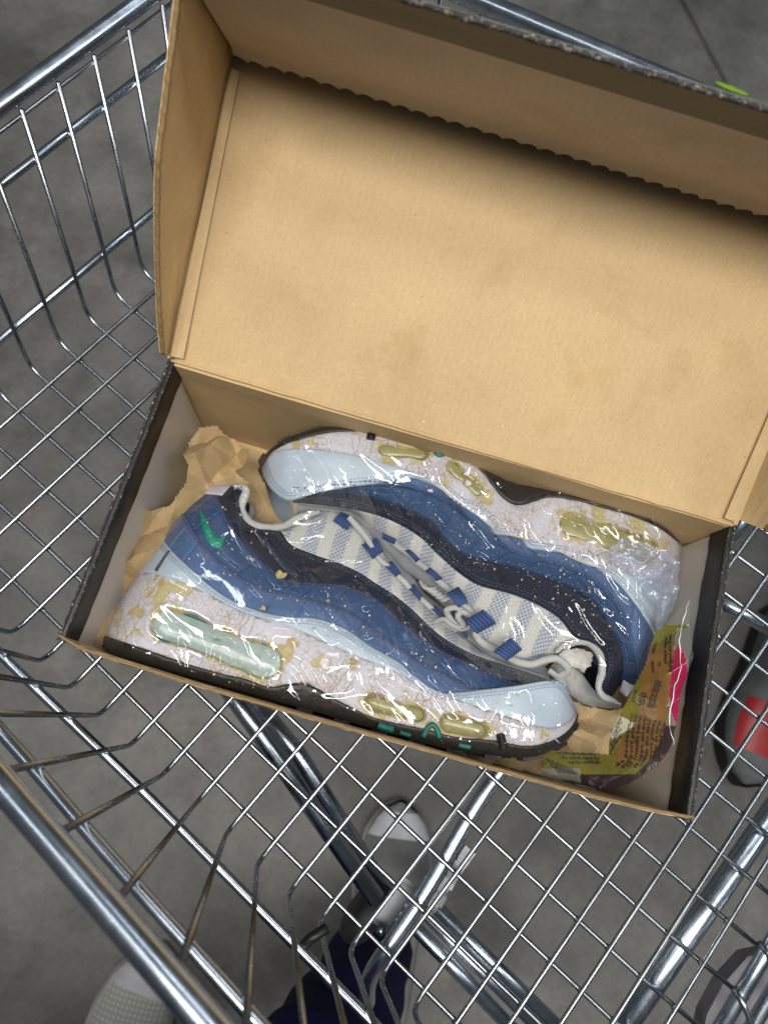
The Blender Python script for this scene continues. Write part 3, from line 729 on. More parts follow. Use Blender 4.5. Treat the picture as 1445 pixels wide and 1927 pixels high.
GX0, GY0, GS = -.19, -.11, .001
GNX, GNY = 380, 220
class Shoe: pass
def raster(vs):
    g = np.full((GNY, GNX), -1.0)
    for V in vs:
        ix = np.round((V[:, 0] - GX0) / GS).astype(int); iy = np.round((V[:, 1] - GY0) / GS).astype(int)
        ok = (ix >= 0) & (ix < GNX) & (iy >= 0) & (iy < GNY)
        np.maximum.at(g, (iy[ok], ix[ok]), V[ok, 2])
    for _ in range(3):                                       # close pin holes
        p = np.pad(g, 1, constant_values=-1.0)
        nb = np.max([p[1 + a:GNY + 1 + a, 1 + b:GNX + 1 + b] for a in (-1, 0, 1) for b in (-1, 0, 1)], axis=0)
        cnt = np.sum([p[1 + a:GNY + 1 + a, 1 + b:GNX + 1 + b] > -.5 for a in (-1, 0, 1) for b in (-1, 0, 1)], axis=0)
        g = np.where((g < -.5) & (cnt >= 4), nb, g)
    return g
def gsample(g, x, y):
    fx = np.clip((np.asarray(x) - GX0) / GS, 0, GNX - 1.001); fy = np.clip((np.asarray(y) - GY0) / GS, 0, GNY - 1.001)
    i = fx.astype(int); j = fy.astype(int); a = fx - i; b = fy - j
    c = [g[j, i], g[j, i + 1], g[j + 1, i], g[j + 1, i + 1]]
    m = np.max(c, axis=0); c = [np.where(k < -.5, m, k) for k in c]
    return (c[0] * (1 - a) + c[1] * a) * (1 - b) + (c[2] * (1 - a) + c[3] * a) * b
def on(g, px, py, off=0.0, zs=-.03):
    """surveyed point on the surface g"""
    z = zs
    for _ in range(6):
        p = at(px, py, z); zz = float(gsample(g, p[0], p[1])); z = .5 * z + .5 * (zz if zz > -.5 else z)
    p = at(px, py, z); p[2] += off; return p

def capsule_sdf(x, y, a, b, r):
    a = np.asarray(a[:2]); b = np.asarray(b[:2]); d = b - a; L2 = d @ d
    t = np.clip(((x - a[0]) * d[0] + (y - a[1]) * d[1]) / L2, 0, 1)
    return np.hypot(x - a[0] - d[0] * t, y - a[1] - d[1] * t) - r

def stitches(curve, g, spacing, ln, r, mat, parent, off=.0004, side=0.0, name='stitching'):
    L = np.linalg.norm(np.diff(curve, axis=0), axis=1).sum(); n = int(L / spacing)
    c = resample(curve, n * 2); T = np.gradient(c, axis=0); T /= np.linalg.norm(T, axis=1)[:, None] + 1e-9
    bag = Bag()
    for k in range(1, n * 2 - 1, 2):
        nrm = np.cross(T[k], EZ); nl = np.linalg.norm(nrm)
        if nl < 1e-6: continue
        nrm /= nl; p = c[k] + nrm * side
        zz = float(gsample(g, p[0], p[1]))
        if zz < -.5: continue
        p[2] = max(p[2], zz) + off
        V, Fc = box_vf(p, T[k] * ln, nrm * r * 2, EZ * r * 1.6); bag.add(V, Fc)
    if bag.n: bag.build(name, mat, parent, smooth=False, kind='stuff')

def build_shoe(name, label, C_, seed, windows, wear_spots, notch, seams, front):
    root = empty(name, label, 'sneaker', 'pair of decaying blue sneakers in the box')
    vs = []
    # ---- midsole with recessed air windows and peeled paint
    V, Fc, uv = ribbon(C_['c1'], C_['c2'], 640, 90, bulge=.0020)
    x, y = V[:, 0], V[:, 1]
    base_z = V[:, 2].copy()
    g0 = raster([V]); wins = []
    wear = np.zeros(len(V)); dz = np.zeros(len(V))
    nz = fbm(x, y, 260, seed, 4); nb = fbm(x, y, 70, seed + 9, 3)
    for (ax, ay, bx_, by_, rp, mt, depth) in windows:
        a = on(g0, ax, ay, zs=-.024); b = on(g0, bx_, by_, zs=-.024); r = rp * .445 / FPX
        sd = capsule_sdf(x, y, a, b, r) + (nb - .5) * .0050 + (nz - .5) * .0016
        dz -= depth * np.clip(.5 - sd / .0022, 0, 1)
        dz += .0007 * np.exp(-((sd - .0022) / .0016) ** 2)
        wear = np.maximum(wear, np.clip(1.3 - np.maximum(sd, 0) / .0022 + (nz - .5) * 4.5, 0, 1) * (sd < .012))
        wins.append((a, b, r, mt, depth))
    for (px, py, rp, st) in wear_spots:
        c = on(g0, px, py, zs=-.024); r = rp * .445 / FPX
        d = np.hypot(x - c[0], y - c[1]) / r
        wear = np.maximum(wear, np.clip((.95 - d) * 2.2 * st + (nz - .5) * 5.0 + (nb - .5) * 3, 0, 1) * (d < 1.6))
    rows = np.repeat(np.linspace(0, 1, 90), 640)
    edge = np.minimum(rows, 1 - rows)
    wear = np.maximum(wear, np.clip((.035 - edge) * 26 + (nz - .5) * 5 - .7, 0, 1))
    wear = np.maximum(wear, np.clip((nz - .80) * 14, 0, 1))
    wear = np.maximum(wear, np.clip((nb - .82) * 12 + (nz - .5) * 3, 0, 1))
    fl = fbm(x, y, 900, seed + 3, 2)
    V[:, 2] = base_z + dz - .00055 * wear + .0004 * (nz - .5) + .00025 * (fl - .5)
    vs.append(V)
    mesh('midsole', V, Fc, MIDSOLE, root, uv=uv, attr={'wear': wear}, label='cracked and peeling lavender midsole')
    Vb, Fb, uvb = ribbon(C_['c1'], C_['c2'], 80, 4); mesh('midsole_inner_side', mirror(Vb), Fb[:, ::-1], MIDSOLE, root, uv=uvb, attr={'wear': np.full(len(Vb), .3)})
    for (a, b, r, mt, depth) in wins:
        d = (b - a); L = np.hypot(d[0], d[1]); d = np.array([d[0], d[1]]) / L; nn = np.array([-d[1], d[0]])
        out = []
        for k in range(17): t = -math.pi / 2 + math.pi * k / 16; out.append(b[:2] + r * (math.cos(t) * d + math.sin(t) * nn))
        for k in range(1, 14): out.append(b[:2] + (a - b)[:2] * k / 14 + r * nn)
        for k in range(17): t = math.pi / 2 + math.pi * k / 16; out.append(a[:2] + r * (math.cos(t) * d + math.sin(t) * nn))
        for k in range(1, 14): out.append(a[:2] + (b - a)[:2] * k / 14 - r * nn)
        out = np.array(out); m = len(out); W = []
        for s in (1.12, .97, .8, .6, .35):
            for q in out:
                # shrink towards the axis
                t = np.clip(((q - a[:2]) @ d) / L, 0, 1); ax_ = a[:2] + d * L * t
                p = ax_ + (q - ax_) * s
                z = float(gsample(g0, p[0], p[1])) - depth * .78 + (1 - s * s) * .0012 + (fbm(p[0], p[1], 420, seed) - .5) * .0010
                W.append((p[0], p[1], z))
        Fw = [(k * m + i, k * m + (i + 1) % m, (k + 1) * m + (i + 1) % m, (k + 1) * m + i) for k in range(4) for i in range(m)]
        ctr = len(W)
        for i in range(m): pass
        half = 4 * m
        # close the middle by pairing opposite points
        Fw += [(half + i, half + (i + 1), half + (m - 2 - i + 15) % m, half + (m - 1 - i + 15) % m) for i in range(16, 30)] if False else [tuple(half + i for i in range(m))]
        w_ = mesh('air_window', W, Fw, mt, root)
        ro = np.array([np.array(W[i]) for i in range(m)] + [np.array(W[0]), np.array(W[1])]); ro[:, 2] += .0004
        Vr, Fr = sweep(ro, .0012 * (.4 + vnoise(ro[:, 0], ro[:, 1], 130, seed)), 6); mesh('window_rim', Vr, Fr, WIN_RIM_TEAL if mt is WIN_TEAL else WIN_RIM_OLIVE, w_)
    # ---- outsole: side band, tread face and lugs
    Vo, Fo, _ = ribbon(C_['c0'], C_['c1'], 300, 8, bulge=.0012, off=.0008, lipb=.0018)
    Vo[:, 2] += (fbm(Vo[:, 0], Vo[:, 1], 350, seed) - .5) * .0014
    vs.append(Vo); V2, F2, _ = ribbon(C_['c0'], C_['c1'], 80, 3)
    bag = Bag(); bag.add(Vo, Fo); bag.add(mirror(V2), F2[:, ::-1])
    c0 = resample(C_['c0'], 120); tr = np.vstack([c0 + EZ * .0006, mirror(c0)]); bag.add(tr, grid_faces(2, 120))
    bag.build('outsole', RUBBER, root)
    # tread blocks standing out of the sole
    c0r = resample(C_['c0'], 33)
    for k in range(2, 31):
        if k % 2: continue
        p = c0r[k].copy(); T = c0r[k + 1] - c0r[k - 1]; T /= np.linalg.norm(T); nrm = np.cross(T, EZ) * (1 if front else -1)
        nrm[2] = 0; nrm /= np.linalg.norm(nrm)
        if front: nrm = -nrm if nrm[1] > 0 else nrm
        else: nrm = -nrm if nrm[1] < 0 else nrm
        dep = .0022
        Vl, Fl = box_vf(np.array([p[0], p[1], ZC]) + nrm * dep * .4, T * .0095, nrm * dep, EZ * (2 * (p[2] - ZC) * .97)); mesh('tread_block', Vl, Fl, RUBBER, root, smooth=False)
    gn = raster([Vo, V])
    for (pts, rad, mt) in notch:
        P3 = [on(gn, px, py, .0012, zs=-.024) for px, py in pts]
        tube('sole_lug' if mt is RUBBER else 'teal_sole_insert', P3, rad, mt, root, curve=True, n=26, sides=8)
    # ---- layered upper
    for nm, ka, kb, mt, bl, off, sm, lab in (
            ('mudguard', 'c2', 'c3', PALE_BLUE, .0012, .0006, (), 'pale ice blue toe and side panel'),
            ('lower_side_panel', 'c3t', 'c4', BLUE_MID, .0016, .0004, seams, 'mid blue quilted panel'),
            ('middle_side_panel', 'c4t', 'c5', BLUE_DEEP, .0014, .0001, [q + .018 for q in seams], 'deep blue quilted panel'),
            ('upper_side_panel', 'c5t', 'c6', NAVY, .0010, -.0002, seams[::2], 'navy panel'),
            ('mesh_upper', 'c6m', 'c7', FABRIC, .0012, -.0008, (), 'cream mesh with blue striped holes')):
        V, Fc, uv = ribbon(C_[ka], C_[kb], 420, 22, bulge=bl, off=off, lipa=.0012, lipb=.0012, seams=sm)
        V[:, 2] += (fbm(V[:, 0], V[:, 1], 45, seed + 2, 3) - .5) * .0022
        vs.append(V)
        if mt is FABRIC: uv = np.stack([uv[:, 0], uv[:, 1]], 1)
        mesh(nm, V, Fc, mt, root, uv=uv, label=lab)
        V2, F2, uv2 = ribbon(C_[ka], C_[kb], 70, 4); mesh(nm + '_inner_side', mirror(V2), F2[:, ::-1], mt, root, uv=uv2)
    # tongue between the two eyelet edges
    c7 = resample(C_['c7'], 90); cm = mirror(c7); tv = []
    for t in np.linspace(0, 1, 9):
        b = math.sin(math.pi * t)
        q = c7 + (cm - c7) * t; tv.append(q + np.array([0, (.0075 if front else -.0065) * b, 0]) + EZ * .0)
    tv = np.array(tv).reshape(-1, 3); mesh('tongue', tv, grid_faces(9, 90), GREY_SATIN, root)
    # padded collar
    cl = resample(C_['collar'], 70)
    tp_ = np.clip(np.minimum(np.arange(70), 69 - np.arange(70)) / 8, .25, 1) ** .5
    Vc, Fc = sweep(cl + EZ * -.0004, .0024 * tp_ * (.75 + .5 * vnoise(cl[:, 0], cl[:, 1], 160, seed)), 12)
    Vc = Vc + (np.random.RandomState(seed).rand(*Vc.shape) - .5) * .0004
    mesh('collar_lining', Vc, Fc, WHITE_KNIT, root); vs.append(Vc)
    Vc, Fc = sweep(mirror(cl), .0028, 10); mesh('collar_lining', Vc, Fc, WHITE_KNIT, root)
    g = raster(vs)
    # ---- stitching rows
    sd = 1 if front else -1
    stitches(C_['c3'], g, .0024, .0015, .00028, THREAD_PALE, root, side=sd * .0022)
    stitches(C_['c3'], g, .0024, .0015, .00028, THREAD_PALE, root, side=sd * .0038)
    stitches(C_['c4'], g, .0030, .0018, .00030, THREAD_WINE if front else THREAD_BLUE, root, side=sd * .0015)
    stitches(C_['c5'], g, .0030, .0018, .00030, THREAD_WINE if front else THREAD_BLUE, root, side=sd * .0013)
    stitches(C_['c6'], g, .0022, .0013, .00025, THREAD_DARK, root, side=sd * .0018)
    stitches(C_['c6'], g, .0022, .0013, .00025, THREAD_DARK, root, side=sd * .0034)
    s = Shoe(); s.root = root; s.g = g; s.C = C_; return s

z600 = lambda L: z1(L, 600, 940, 3.6125)
zA = lambda L: z1(L, 150, 760, 2.408)
front = build_shoe('sneaker', 'blue layered sneaker lying nearest the front wall, toe pointing at the bag', F_, 51,
    [(312, 1173, 500, 1246, 27, WIN_TEAL, .0050), (703, 1323, 787, 1345, 12, WIN_OLIVE, .0034), (844, 1362, 902, 1375, 13, WIN_OLIVE, .0034)],
    [(300, 1118, 34, 1.2), (335, 1105, 22, 1.0), (255, 1150, 26, .8), (222, 1165, 22, .8), (538, 1232, 22, 1.2), (548, 1212, 16, .9), (662, 1246, 14, 1.0), (820, 1352, 18, .6), (925, 1372, 12, .8), (690, 1318, 12, .9), (1030, 1385, 12, .8), (470, 1272, 10, .7), (250, 1190, 14, .6), (600, 1240, 10, .5), (720, 1300, 9, .5), (760, 1312, 8, .5)],
    [([(946, 1408), (943, 1394), (940, 1381)], .0026, RUBBER), ([(796, 1386), (804, 1370), (814, 1364), (822, 1374), (826, 1388)], .0016, TEAL), ([(712, 1364), (724, 1369), (738, 1373)], .0024, TEAL), ([(752, 1378), (772, 1384)], .0014, TEAL), ([(862, 1402), (884, 1406)], .0014, TEAL)],
    (.06, .135, .21, .29, .37, .445, .52, .60, .675, .75, .82, .90), True)
back = build_shoe('sneaker', 'blue layered sneaker lying nearest the hinge, toe beside the crumpled kraft paper', B_, 87,
    [(723, 846, 794, 852, 11, WIN_OLIVE, .0034), (851, 876, 899, 920, 12, WIN_OLIVE, .0034), (1078, 986, 1222, 1034, 22, WIN_OLIVE, .0048)],
    [(740, 866, 20, 1.0), (912, 935, 14, .9), (1120, 965, 22, .8), (1200, 990, 24, 1.1), (1250, 1020, 18, 1.2), (560, 835, 12, .9), (590, 832, 10, .7), (520, 850, 14, .8), (1060, 1000, 16, .7), (840, 912, 10, .6), (985, 1010, 9, .8), (1045, 968, 20, .6)],
    [([(700, 806), (699, 818), (697, 828)], .0028, RUBBER), ([(812, 833), (816, 845), (823, 856), (832, 856), (838, 848), (846, 846)], .0016, TEAL), ([(762, 820), (776, 824)], .0018, TEAL), ([(880, 862), (888, 866)], .0018, TEAL)],
    (.10, .18, .25, .32, .40, .47, .54, .62, .70, .78, .86, .93), False)
FG, BG = front.g, back.g

# swoosh-shaped embroidery on the front shoe's heel
so = zA([(545, 474), (549, 520), (556, 560), (574, 612), (590, 638), (608, 652), (630, 655), (650, 640), (660, 620), (668, 590), (656, 600), (638, 607), (622, 600), (606, 582), (588, 548), (566, 505)])
so = np.array([on(FG, x, y) for x, y in so]); k = len(so)
left = resample(so[:10], 60); right = resample(np.vstack([so[:1], so[:9:-1], so[9:10]]), 60)
rows = []
for t in np.linspace(0, 1, 9):
    p = left + (right - left) * t
    zz = gsample(FG, p[:, 0], p[:, 1]); p[:, 2] = zz + .0002 + .0013 * math.sin(math.pi * t) ** .5 + .0002 * np.sin(np.arange(60) * 2.2 + t * 9); rows.append(p)
mesh('heel_emblem', np.vstack(rows), grid_faces(9, 60), EMBROID, front.root, label='teal green embroidered curved check mark')
# dark embroidered dash at the heel, heel tabs
def patch(name, quad, mt, parent, g, n=10, off=.0008, bulge=.001, label=None):
    q = np.array([on(g, x, y, off) for x, y in quad]); V = []
    for v in np.linspace(0, 1, n):
        for u in np.linspace(0, 1, n):
            p = (q[0] * (1 - u) + q[1] * u) * (1 - v) + (q[3] * (1 - u) + q[2] * u) * v
            p[2] += bulge * (1 - (2 * u - 1) ** 4) * (1 - (2 * v - 1) ** 4); V.append(p)
    lo = np.array(V); lo2 = lo.copy(); lo2[:, 2] -= .0025
    f = grid_faces(n, n); b = Bag(); b.add(lo, f); b.add(lo2, f[:, ::-1])
    bd = [i for i in range(n)] + [r * n + n - 1 for r in range(1, n)] + [(n - 1) * n + i for i in range(n - 2, -1, -1)] + [r * n for r in range(n - 2, 0, -1)]
    b.f += [(bd[k], bd[k] + n * n, bd[(k + 1) % len(bd)] + n * n, bd[(k + 1) % len(bd)]) for k in range(len(bd))]
    return b.build(name, mt, parent, label=label)
patch('heel_tab', zA([(588, 372), (686, 370), (646, 415), (566, 408)]), LAVENDER, front.root, FG, off=.001, label='pale lavender heel pull tab')
patch('heel_stripe', zA([(400, 662), (412, 668), (352, 762), (340, 752)]), THREAD_DARK, front.root, FG, off=.0004, bulge=.0004)
patch('heel_tab', z1([(590, 722), (618, 652), (690, 690), (640, 765)], 1000, 1100, 3.6125), LAVENDER, back.root, BG, off=.002, label='pale lavender heel pull tab')

# lace loops
def loop(quad, root, g):
    q = np.array([on(g, x, y, .0014) for x, y in z600(quad)])
    zt = max(q[:, 2].max(), ZC + .012); q[:, 2] = .5 * q[:, 2] + .5 * zt
    V = []; nu, nv = 12, 7
    for v in np.linspace(0, 1, nv):
        for u in np.linspace(0, 1, nu):
            p = (q[0] * (1 - u) + q[1] * u) * (1 - v) + (q[3] * (1 - u) + q[2] * u) * v
            p = p + EZ * (.0028 * math.sin(math.pi * (.1 + .8 * v)) - .0008); V.append(p)
    o = mesh('lace_loop', V, grid_faces(nv, nu), WEBBING, root)
    for k in range(6):                                   # raised ribs along the webbing
        u = (k + .5) / 6; pts = []
        for v in np.linspace(0, 1, 9):
            p = (q[0] * (1 - u) + q[1] * u) * (1 - v) + (q[3] * (1 - u) + q[2] * u) * v
            pts.append(p + EZ * (.0028 * math.sin(math.pi * (.1 + .8 * v)) - .0006))
        Vr, Fr = sweep(np.array(pts), np.linalg.norm(q[1] - q[0]) / 17, 5); mesh('rib', Vr, Fr, WEBBING_RIB, o)
    return q.mean(0)
for qd in ([(150, 95), (250, 145), (190, 215), (95, 150)], [(290, 315), (390, 275), (435, 360), (365, 410)], [(445, 460), (490, 425), (555, 510), (520, 530)], [(608, 615), (640, 580), (700, 668), (680, 692)], [(750, 742), (785, 725), (852, 800), (830, 822)], [(918, 872), (938, 858), (1012, 930), (995, 946)]):
    loop(qd, front.root, FG)
for qd in ([(428, 232), (525, 275), (512, 308), (428, 268)], [(578, 352), (612, 342), (684, 410), (655, 434)], [(718, 492), (752, 464), (838, 542), (792, 558)], [(868, 642), (922, 622), (1006, 702), (945, 734)], [(985, 832), (1085, 770), (1168, 855), (1065, 912)], [(1183, 1036), (1265, 958), (1334, 1030), (1270, 1092)]):
    loop(qd, back.root, BG)
def lace(pts, root, z, r=.0021, n=30):
    P3 = []
    for k, (x, y) in enumerate(z600(pts)):
        P3.append(at(x, y, z[k] if hasattr(z, '__len__') else z))
    P3 = smooth_curve(P3, n * 5); q = np.arange(len(P3)); Lq = np.linalg.norm(np.diff(P3, axis=0), axis=1).sum()
    V, Fc = sweep(P3, r * .84 * (1 + .045 * np.sin(q / len(P3) * Lq / .0016 * 2 * math.pi) + .12 * (vnoise(q * .02, 0 * q, 1.0, 3) - .5)), 10)
    mesh('lace', V, Fc, LACE, root)
lace([(205, 120), (265, 190), (330, 270), (360, 330)], front.root, -.050, .0026)
lace([(380, 370), (430, 425), (490, 470)], front.root, -.052, .0024)
lace([(520, 510), (580, 560), (640, 630)], front.root, -.053, .0024)
lace([(670, 660), (730, 710), (800, 770)], front.root, -.053, .0022)
lace([(820, 800), (870, 850), (940, 890)], front.root, -.053, .0022)
lace([(470, 260), (545, 325), (610, 370)], back.root, -.051, .0026)
lace([(640, 400), (700, 450), (765, 500)], back.root, -.051, .0026)
lace([(795, 540), (860, 595), (920, 650)], back.root, -.050, .0026)
lace([(960, 700), (1020, 750), (1070, 820)], back.root, -.049, .0026)
lace([(1060, 900), (1090, 955), (1150, 1000), (1240, 1030)], back.root, -.048, .0030)
lace([(1280, 1070), (1350, 1105), (1445, 1120), (1540, 1090), (1620, 1085), (1690, 1150), (1640, 1200)], back.root, [-.048, -.046, -.046, -.047, -.047, -.05, -.055], .0030, 50)
lace([(1560, 1160), (1620, 1210), (1660, 1260), (1610, 1290)], back.root, -.055, .0026)
# knotted lace ends in the gap between the tongues
lace([(1040, 800), (970, 765), (945, 800), (980, 850), (940, 860), (880, 790), (870, 750), (930, 735), (985, 770)], back.root, [-.045, -.042, -.041, -.043, -.046, -.046, -.042, -.041, -.045], .0024, 70)
lace([(790, 830), (850, 815), (900, 850), (960, 880), (1010, 870)], front.root, [-.052, -.046, -.044, -.047, -.053], .0020, 40)
for dx in range(5):
    lace([(690 + dx * 30, 560 + dx * 22), (720 + dx * 30, 600 + dx * 22), (770 + dx * 26, 610 + dx * 16), (810 + dx * 16, 590 + dx * 22)], back.root, [-.060, -.055, -.054, -.06], .0016, 24)

# shoe openings: lining of the back shoe and its paper stuffing
up_ = smooth_curve([at(x, y, z) for x, y, z in ((1048, 1236, -.060), (1070, 1246, -.072), (1100, 1272, -.075), (1118, 1298, -.062), (1145, 1318, -.054), (1166, 1328, -.052))], 40)
lo_ = smooth_curve([at(x, y, z) for x, y, z in ((1030, 1258, -.080), (1052, 1290, -.082), (1080, 1312, -.078), (1110, 1326, -.072), (1140, 1333, -.066), (1166, 1332, -.058))], 40)
V, Fc, _ = ribbon(up_, lo_, 40, 10, bulge=.004); V[:, 2] += (fbm(V[:, 0], V[:, 1], 160, 3) - .5) * .006
mesh('collar_lining', V, Fc, WHITE_KNIT, back.root, label='white inner collar of the open heel')
TISSUE = simple('white_tissue_stuffing', (.62, .60, .56), .8, var=.1)
def crumpled(name, poly_px, zbase, amp, lam, seed, mt, parent=None, step=.0016, th=.0, zfun=None, smooth=False):
    poly = np.array([at(x, y, zbase) for x, y in poly_px])
    x0, y0 = poly[:, :2].min(0); x1, y1 = poly[:, :2].max(0)
    xs = np.arange(x0, x1 + step, step); ys = np.arange(y0, y1 + step, step)
    X, Y = np.meshgrid(xs, ys)
    jx = facet(X, Y, .008, 3) * .0022; jy = facet(X, Y, .008, 5) * .0022
    ins = in_poly(X + jx, Y + jy, poly)
    Z = zbase + amp * 2.2 * crumple(X, Y, seed, lam) + amp * .20 * crumple(X, Y, seed + 77, lam * .35)
    if zfun is not None: Z = Z + zfun(X, Y)
    idx = -np.ones(X.shape, int); idx[ins] = np.arange(ins.sum())
    V = np.stack([X[ins], Y[ins], Z[ins]], 1); Fc = []
    a, b, c, d = idx[:-1, :-1], idx[:-1, 1:], idx[1:, 1:], idx[1:, :-1]
    ok = (a >= 0) & (b >= 0) & (c >= 0) & (d >= 0)
    Fc = np.stack([a[ok], b[ok], c[ok], d[ok]], 1)
    return mesh(name, V, Fc, mt, parent, smooth=smooth), V
st, _ = crumpled('paper_stuffing', [(1044, 1232), (1066, 1218), (1092, 1216), (1110, 1228), (1112, 1252), (1100, 1268), (1076, 1258), (1056, 1246)], -.060, .010, .016, 5, TISSUE, step=.0010)
tag(st, 'white tissue stuffed in the collar of the back sneaker', 'tissue')

# ------------------------------------------------------------------ papers in the box
bp, _ = crumpled('wrapping_paper', [(345, 800), (700, 880), (1262, 1060), (1230, 1400), (1180, 1462), (900, 1400), (500, 1300), (230, 1210), (270, 1010)], -.110, .001, .055, 12, TAN_PAPER, step=.002, smooth=False, zfun=lambda X, Y: .012 * facet(X, Y, .040, 5) + .004 * facet(X, Y, .017, 7))
tag(bp, 'smooth tan wrapping paper spread under both sneakers on the box floor', 'paper')
def kz(X, Y):
    d = np.clip((X + .155) / .05, 0, 1)
    u = (X * .90 - Y * .44); v = (X * .44 + Y * .90)
    return -.044 * np.clip((X + .158) / .040, 0, 1) * np.clip(1.25 - Y / .06, .25, 1) + .006 * np.clip((Y + .01) / .08, 0, 1) + .036 * facet(u * 1.3, v * .62, .022, 9) + .006 * facet(u * .7, v * 1.3, .011, 4)
kp, _ = crumpled('kraft_paper', zA([(36, 1075), (70, 960), (112, 860), (140, 720), (215, 590), (290, 485), (390, 455), (470, 370), (505, 300), (465, 240), (490, 160), (540, 100), (620, 85), (700, 130), (770, 195), (740, 262), (700, 280), (760, 330), (720, 420), (560, 560), (450, 640), (400, 800), (300, 900), (160, 1120), (90, 1120)]), -.050, .003, .036, 23, KRAFT_PAPER, step=.0009, zfun=kz)
tag(kp, 'crumpled brown kraft paper tucked beside the heel of the front sneaker', 'paper')
rp_, _ = crumpled('kraft_paper', [(1066, 1400), (1086, 1350), (1078, 1312), (1100, 1322), (1140, 1336), (1172, 1334), (1192, 1300), (1206, 1330), (1172, 1390), (1156, 1428), (1095, 1432)], -.080, .002, .040, 31, TAN_PAPER, step=.0010, zfun=lambda X, Y: .022 * facet(X, Y, .020, 2) + .006 * facet(X, Y, .009, 6))
tag(rp_, 'small tan paper fold between the front sneaker toe and the printed bag', 'paper')
fp, _ = crumpled('kraft_paper', [(830, 1408), (920, 1425), (1030, 1424), (1040, 1462), (960, 1447), (850, 1420)], -.045, .001, .020, 37, KRAFT_PAPER, step=.0010, zfun=lambda X, Y: .010 * facet(X, Y, .012, 8))
tag(fp, 'narrow strip of folded kraft paper under the toe by the front wall', 'paper')

# ------------------------------------------------------------------ clear film over each shoe
def membrane(g, seed, dil, it=70, drop=.0012):
    m = g > -.5
    z = np.where(m, g, ZC + .004)
    D = m.copy()
    for _ in range(dil):
        p = np.pad(D, 1); D = p[1:-1, 1:-1] | p[:-2, 1:-1] | p[2:, 1:-1] | p[1:-1, :-2] | p[1:-1, 2:]
    f = z.copy()
    for _ in range(it):
        p = np.pad(f, 1, mode='edge')
        av = (p[:-2, 1:-1] + p[2:, 1:-1] + p[1:-1, :-2] + p[1:-1, 2:]) / 4
        f = np.where(m, np.maximum(z, av), av)
        f = np.where(D, f, ZC + .002)
    return f + .0016, D
def film(name, g, seed, dil, creases, mt, label, cut=None, amp=.0016):
    f, D = membrane(g, seed, dil, 200)
    step = 1
    xs = GX0 + np.arange(GNX) * GS; ys = GY0 + np.arange(GNY) * GS
    fine = 2
    X, Y = np.meshgrid(np.linspace(xs[0], xs[-1], GNX * fine), np.linspace(ys[0], ys[-1], GNY * fine))
    Z = gsample(f, X, Y)
    dm = gsample(D.astype(float), X, Y) > .55
    for q, (an, lam, hh, ex) in enumerate(((-52, .019, .0024, 3), (-38, .012, .0016, 4), (-75, .026, .0022, 3), (20, .017, .0012, 4))):
        an = math.radians(an); uu = (X * -math.sin(an) + Y * math.cos(an)) / lam + 1.6 * fbm(X, Y, 22, seed + q * 7, 3)
        al = fbm(X * math.cos(an) + Y * math.sin(an), uu * .012, 26, seed + 50 + q, 2)
        Z = Z + hh * (.5 + .5 * np.sin(2 * math.pi * uu)) ** ex * np.clip((al - .57) * 7, 0, 1)
    Z = Z + .0016 * (fbm(X, Y, 28, seed + 3, 2) - .5)
    for pts, h, w in [(c0_, c1_ * 1.5, c2_ * CW) for c0_, c1_, c2_ in creases]:                             # sharp pulled folds
        P3 = np.array([on(f, x, y) for x, y in pts])[:, :2]
        P3 = smooth_curve(P3, 40)
        sl = (slice(*np.searchsorted(Y[:, 0], (P3[:, 1].min() - 2 * w, P3[:, 1].max() + 2 * w))), slice(*np.searchsorted(X[0], (P3[:, 0].min() - 2 * w, P3[:, 0].max() + 2 * w))))
        d = np.full(X[sl].shape, 1.0)
        for a, b in zip(P3[:-1], P3[1:]):
            d = np.minimum(d, capsule_sdf(X[sl], Y[sl], a, b, 0))
        Z[sl] += 1.1 * h * np.exp(-(d / (w * .55)) ** 2)
    if cut is not None: dm &= ~cut(X, Y)
    idx = -np.ones(X.shape, int); idx[dm] = np.arange(dm.sum())
    a, b, c, d = idx[:-1, :-1], idx[:-1, 1:], idx[1:, 1:], idx[1:, :-1]
    ok = (a >= 0) & (b >= 0) & (c >= 0) & (d >= 0)
    V = np.stack([X[dm], Y[dm], Z[dm]], 1)
    V[:, 1] = np.maximum(V[:, 1], -.0862); V[:, 1] = np.minimum(V[:, 1], .0820)
    o = mesh(name, V, np.stack([a[ok], b[ok], c[ok], d[ok]], 1), mt, smooth=True)
    return tag(o, label, 'plastic film', 'clear films round the sneakers'), f
CW = 1.45
